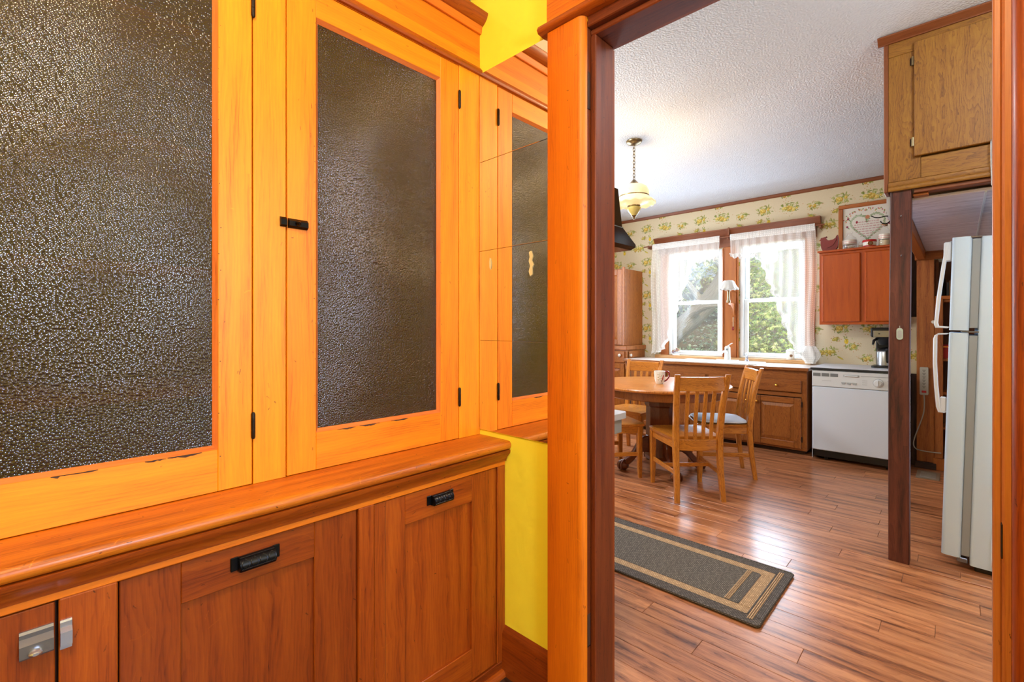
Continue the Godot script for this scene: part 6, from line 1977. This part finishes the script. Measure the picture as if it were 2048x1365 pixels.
func build_outside() -> void:
	var g := Geo.new()
	var n := 30
	for i in n:
		for j in n:
			var q := []
			for e in [[0, 0], [1, 0], [1, 1], [0, 1]]:
				var x: float = -16.0 + (i + e[0]) * 0.9
				var z: float = -5.85 - (j + e[1]) * 0.75
				q.append(V(x, ground_y(x, z), z))
			var nn: Vector3 = (q[1] - q[0]).cross(q[3] - q[0]).normalized()
			if nn.y < 0.0:
				nn = -nn
			g.quad(q[0], q[1], q[2], q[3], nn, Vector2.ZERO, Vector2.RIGHT, Vector2.ONE, Vector2.DOWN)
	struct("ground", g, "earth")
	# old leaning tree seen through the left window
	var t := thing("leaning_tree", "thick pale leaning tree trunk outside the left window", "tree", V(-4.45, ground_y(-4.45, -8.4), -8.4))
	part("trunk", Geo.new().tube(smooth([V(-4.75, -0.2, -8.35), V(-4.30, 0.62, -8.42), V(-3.80, 1.14, -8.5), V(-3.36, 1.55, -8.55), V(-3.00, 2.05, -8.6), V(-2.75, 2.8, -8.7), V(-2.70, 4.2, -8.9)], 5), [0.30, 0.28, 0.26, 0.24, 0.225, 0.215, 0.205, 0.2, 0.195, 0.19, 0.186, 0.183, 0.18, 0.178, 0.176, 0.174, 0.172, 0.17, 0.168, 0.166, 0.164, 0.16, 0.156, 0.152, 0.148, 0.144, 0.14, 0.135, 0.13, 0.125, 0.12], 16), "bark", t)
	for b in [[V(-3.35, 1.68, -8.5), V(-3.75, 2.25, -8.4), V(-4.3, 2.7, -8.5)], [V(-2.98, 2.2, -8.6), V(-3.3, 2.8, -8.5), V(-3.5, 3.6, -8.6)], [V(-3.6, 1.35, -8.5), V(-3.2, 1.55, -8.2), V(-2.8, 1.6, -8.1)]]:
		part("branch", Geo.new().tube(smooth(b, 5), [0.07, 0.065, 0.06, 0.056, 0.052, 0.048, 0.044, 0.04, 0.035, 0.03, 0.024], 8), "bark", t)
	foliage(t, [[V(-3.6, 2.6, -8.6), V(0.8, 0.6, 0.5)], [V(-3.0, 3.2, -8.8), V(1.0, 0.7, 0.6)], [V(-4.4, 2.7, -8.6), V(0.5, 0.5, 0.5)]], 700, 0.09, [Color(0.55, 0.58, 0.36), Color(0.62, 0.60, 0.42), Color(0.45, 0.50, 0.30)], 0.2)
	# evergreen that fills the right window
	var c := thing("evergreen_tree", "dense light green evergreen tree filling the right window", "tree", V(-2.1, ground_y(-2.1, -9.2), -9.2))
	part("trunk", Geo.new().tube([V(-2.1, 0.0, -9.2), V(-2.1, 2.0, -9.2), V(-2.05, 4.6, -9.2)], [0.16, 0.12, 0.03], 10), "bark", c)
	foliage(c, [[V(-2.1, 0.5, -9.0), V(1.15, 0.6, 0.8)], [V(-2.0, 1.1, -9.0), V(1.05, 0.7, 0.75)], [V(-2.15, 1.8, -9.1), V(0.9, 0.7, 0.7)], [V(-2.1, 2.5, -9.2), V(0.75, 0.7, 0.6)], [V(-2.1, 3.3, -9.2), V(0.5, 0.8, 0.5)], [V(-1.3, 0.9, -8.8), V(0.6, 0.7, 0.6)]], 13000, 0.085, [Color(0.34, 0.42, 0.14), Color(0.42, 0.46, 0.18), Color(0.26, 0.36, 0.14), Color(0.50, 0.50, 0.24)], 0.45)
	# shrubs on the bank
	var k := 0
	for s in [[-4.1, -7.6, 0.55, "grey green shrub at the foot of the leaning tree, left one"], [-3.35, -7.9, 0.60, "dark green shrub under the leaning trunk"], [-3.0, -9.4, 0.75, "olive shrub on the bank behind the leaning trunk"], [-5.2, -9.6, 0.9, "pale shrub left of the leaning tree"], [-3.9, -10.4, 0.95, "blue green bush high on the bank beyond the leaning trunk"]]:
		var y := ground_y(s[0], s[1])
		var sh := thing("shrub", s[3], "shrub", V(s[0], y, s[1]), "shrubs on the bank")
		part("stem", Geo.new().tube([V(s[0], y - 0.05, s[1]), V(s[0] + 0.05, y + s[2] * 0.8, s[1])], [0.03, 0.012], 6), "bark", sh)
		var cc: Array = [[Color(0.34, 0.37, 0.28), Color(0.42, 0.42, 0.34)], [Color(0.16, 0.24, 0.13), Color(0.24, 0.30, 0.18)], [Color(0.42, 0.42, 0.26), Color(0.34, 0.34, 0.22)], [Color(0.50, 0.50, 0.40), Color(0.40, 0.44, 0.30)], [Color(0.28, 0.36, 0.28), Color(0.40, 0.46, 0.36)]][k]
		foliage(sh, [[V(s[0], y + s[2] * 0.75, s[1]), V(s[2] * 0.9, s[2] * 0.75, s[2] * 0.7)]], 520, 0.11, cc, 0.0)
		k += 1
	# trees further up the bank
	k = 0
	for s in [[-6.6, -13.0, 2.4, "pale broad tree far up the bank on the left"], [-4.3, -14.5, 2.6, "tall yellow green tree far up the bank behind the leaning trunk"], [-2.4, -13.5, 2.2, "green tree far up the bank between the two windows"], [-0.6, -12.5, 2.3, "dark green tree far up the bank on the right"], [-8.8, -12.0, 2.6, "grey green tree at the far left end of the bank"], [-5.6, -17.5, 3.4, "tallest pale tree at the back of the bank"]]:
		var y := ground_y(s[0], s[1])
		var tr := thing("tree", s[3], "tree", V(s[0], y, s[1]), "trees up the bank")
		part("trunk", Geo.new().tube([V(s[0], y - 0.1, s[1]), V(s[0] + 0.1, y + s[2], s[1]), V(s[0], y + s[2] * 1.6, s[1])], [0.16, 0.11, 0.05], 8), "bark", tr)
		var cc: Array = [[Color(0.55, 0.56, 0.40), Color(0.48, 0.52, 0.34)], [Color(0.55, 0.56, 0.30), Color(0.60, 0.56, 0.36)], [Color(0.36, 0.44, 0.22), Color(0.46, 0.50, 0.28)], [Color(0.30, 0.40, 0.20), Color(0.40, 0.46, 0.24)], [Color(0.44, 0.48, 0.34), Color(0.38, 0.44, 0.30)], [Color(0.56, 0.58, 0.42), Color(0.50, 0.54, 0.36)]][k]
		foliage(tr, [[V(s[0], y + s[2], s[1]), V(1.9, s[2] * 0.9, 1.0)], [V(s[0] + 0.4, y + s[2] * 1.9, s[1]), V(1.6, s[2] * 0.8, 0.9)]], 2600, 0.24, cc, 0.1)
		k += 1
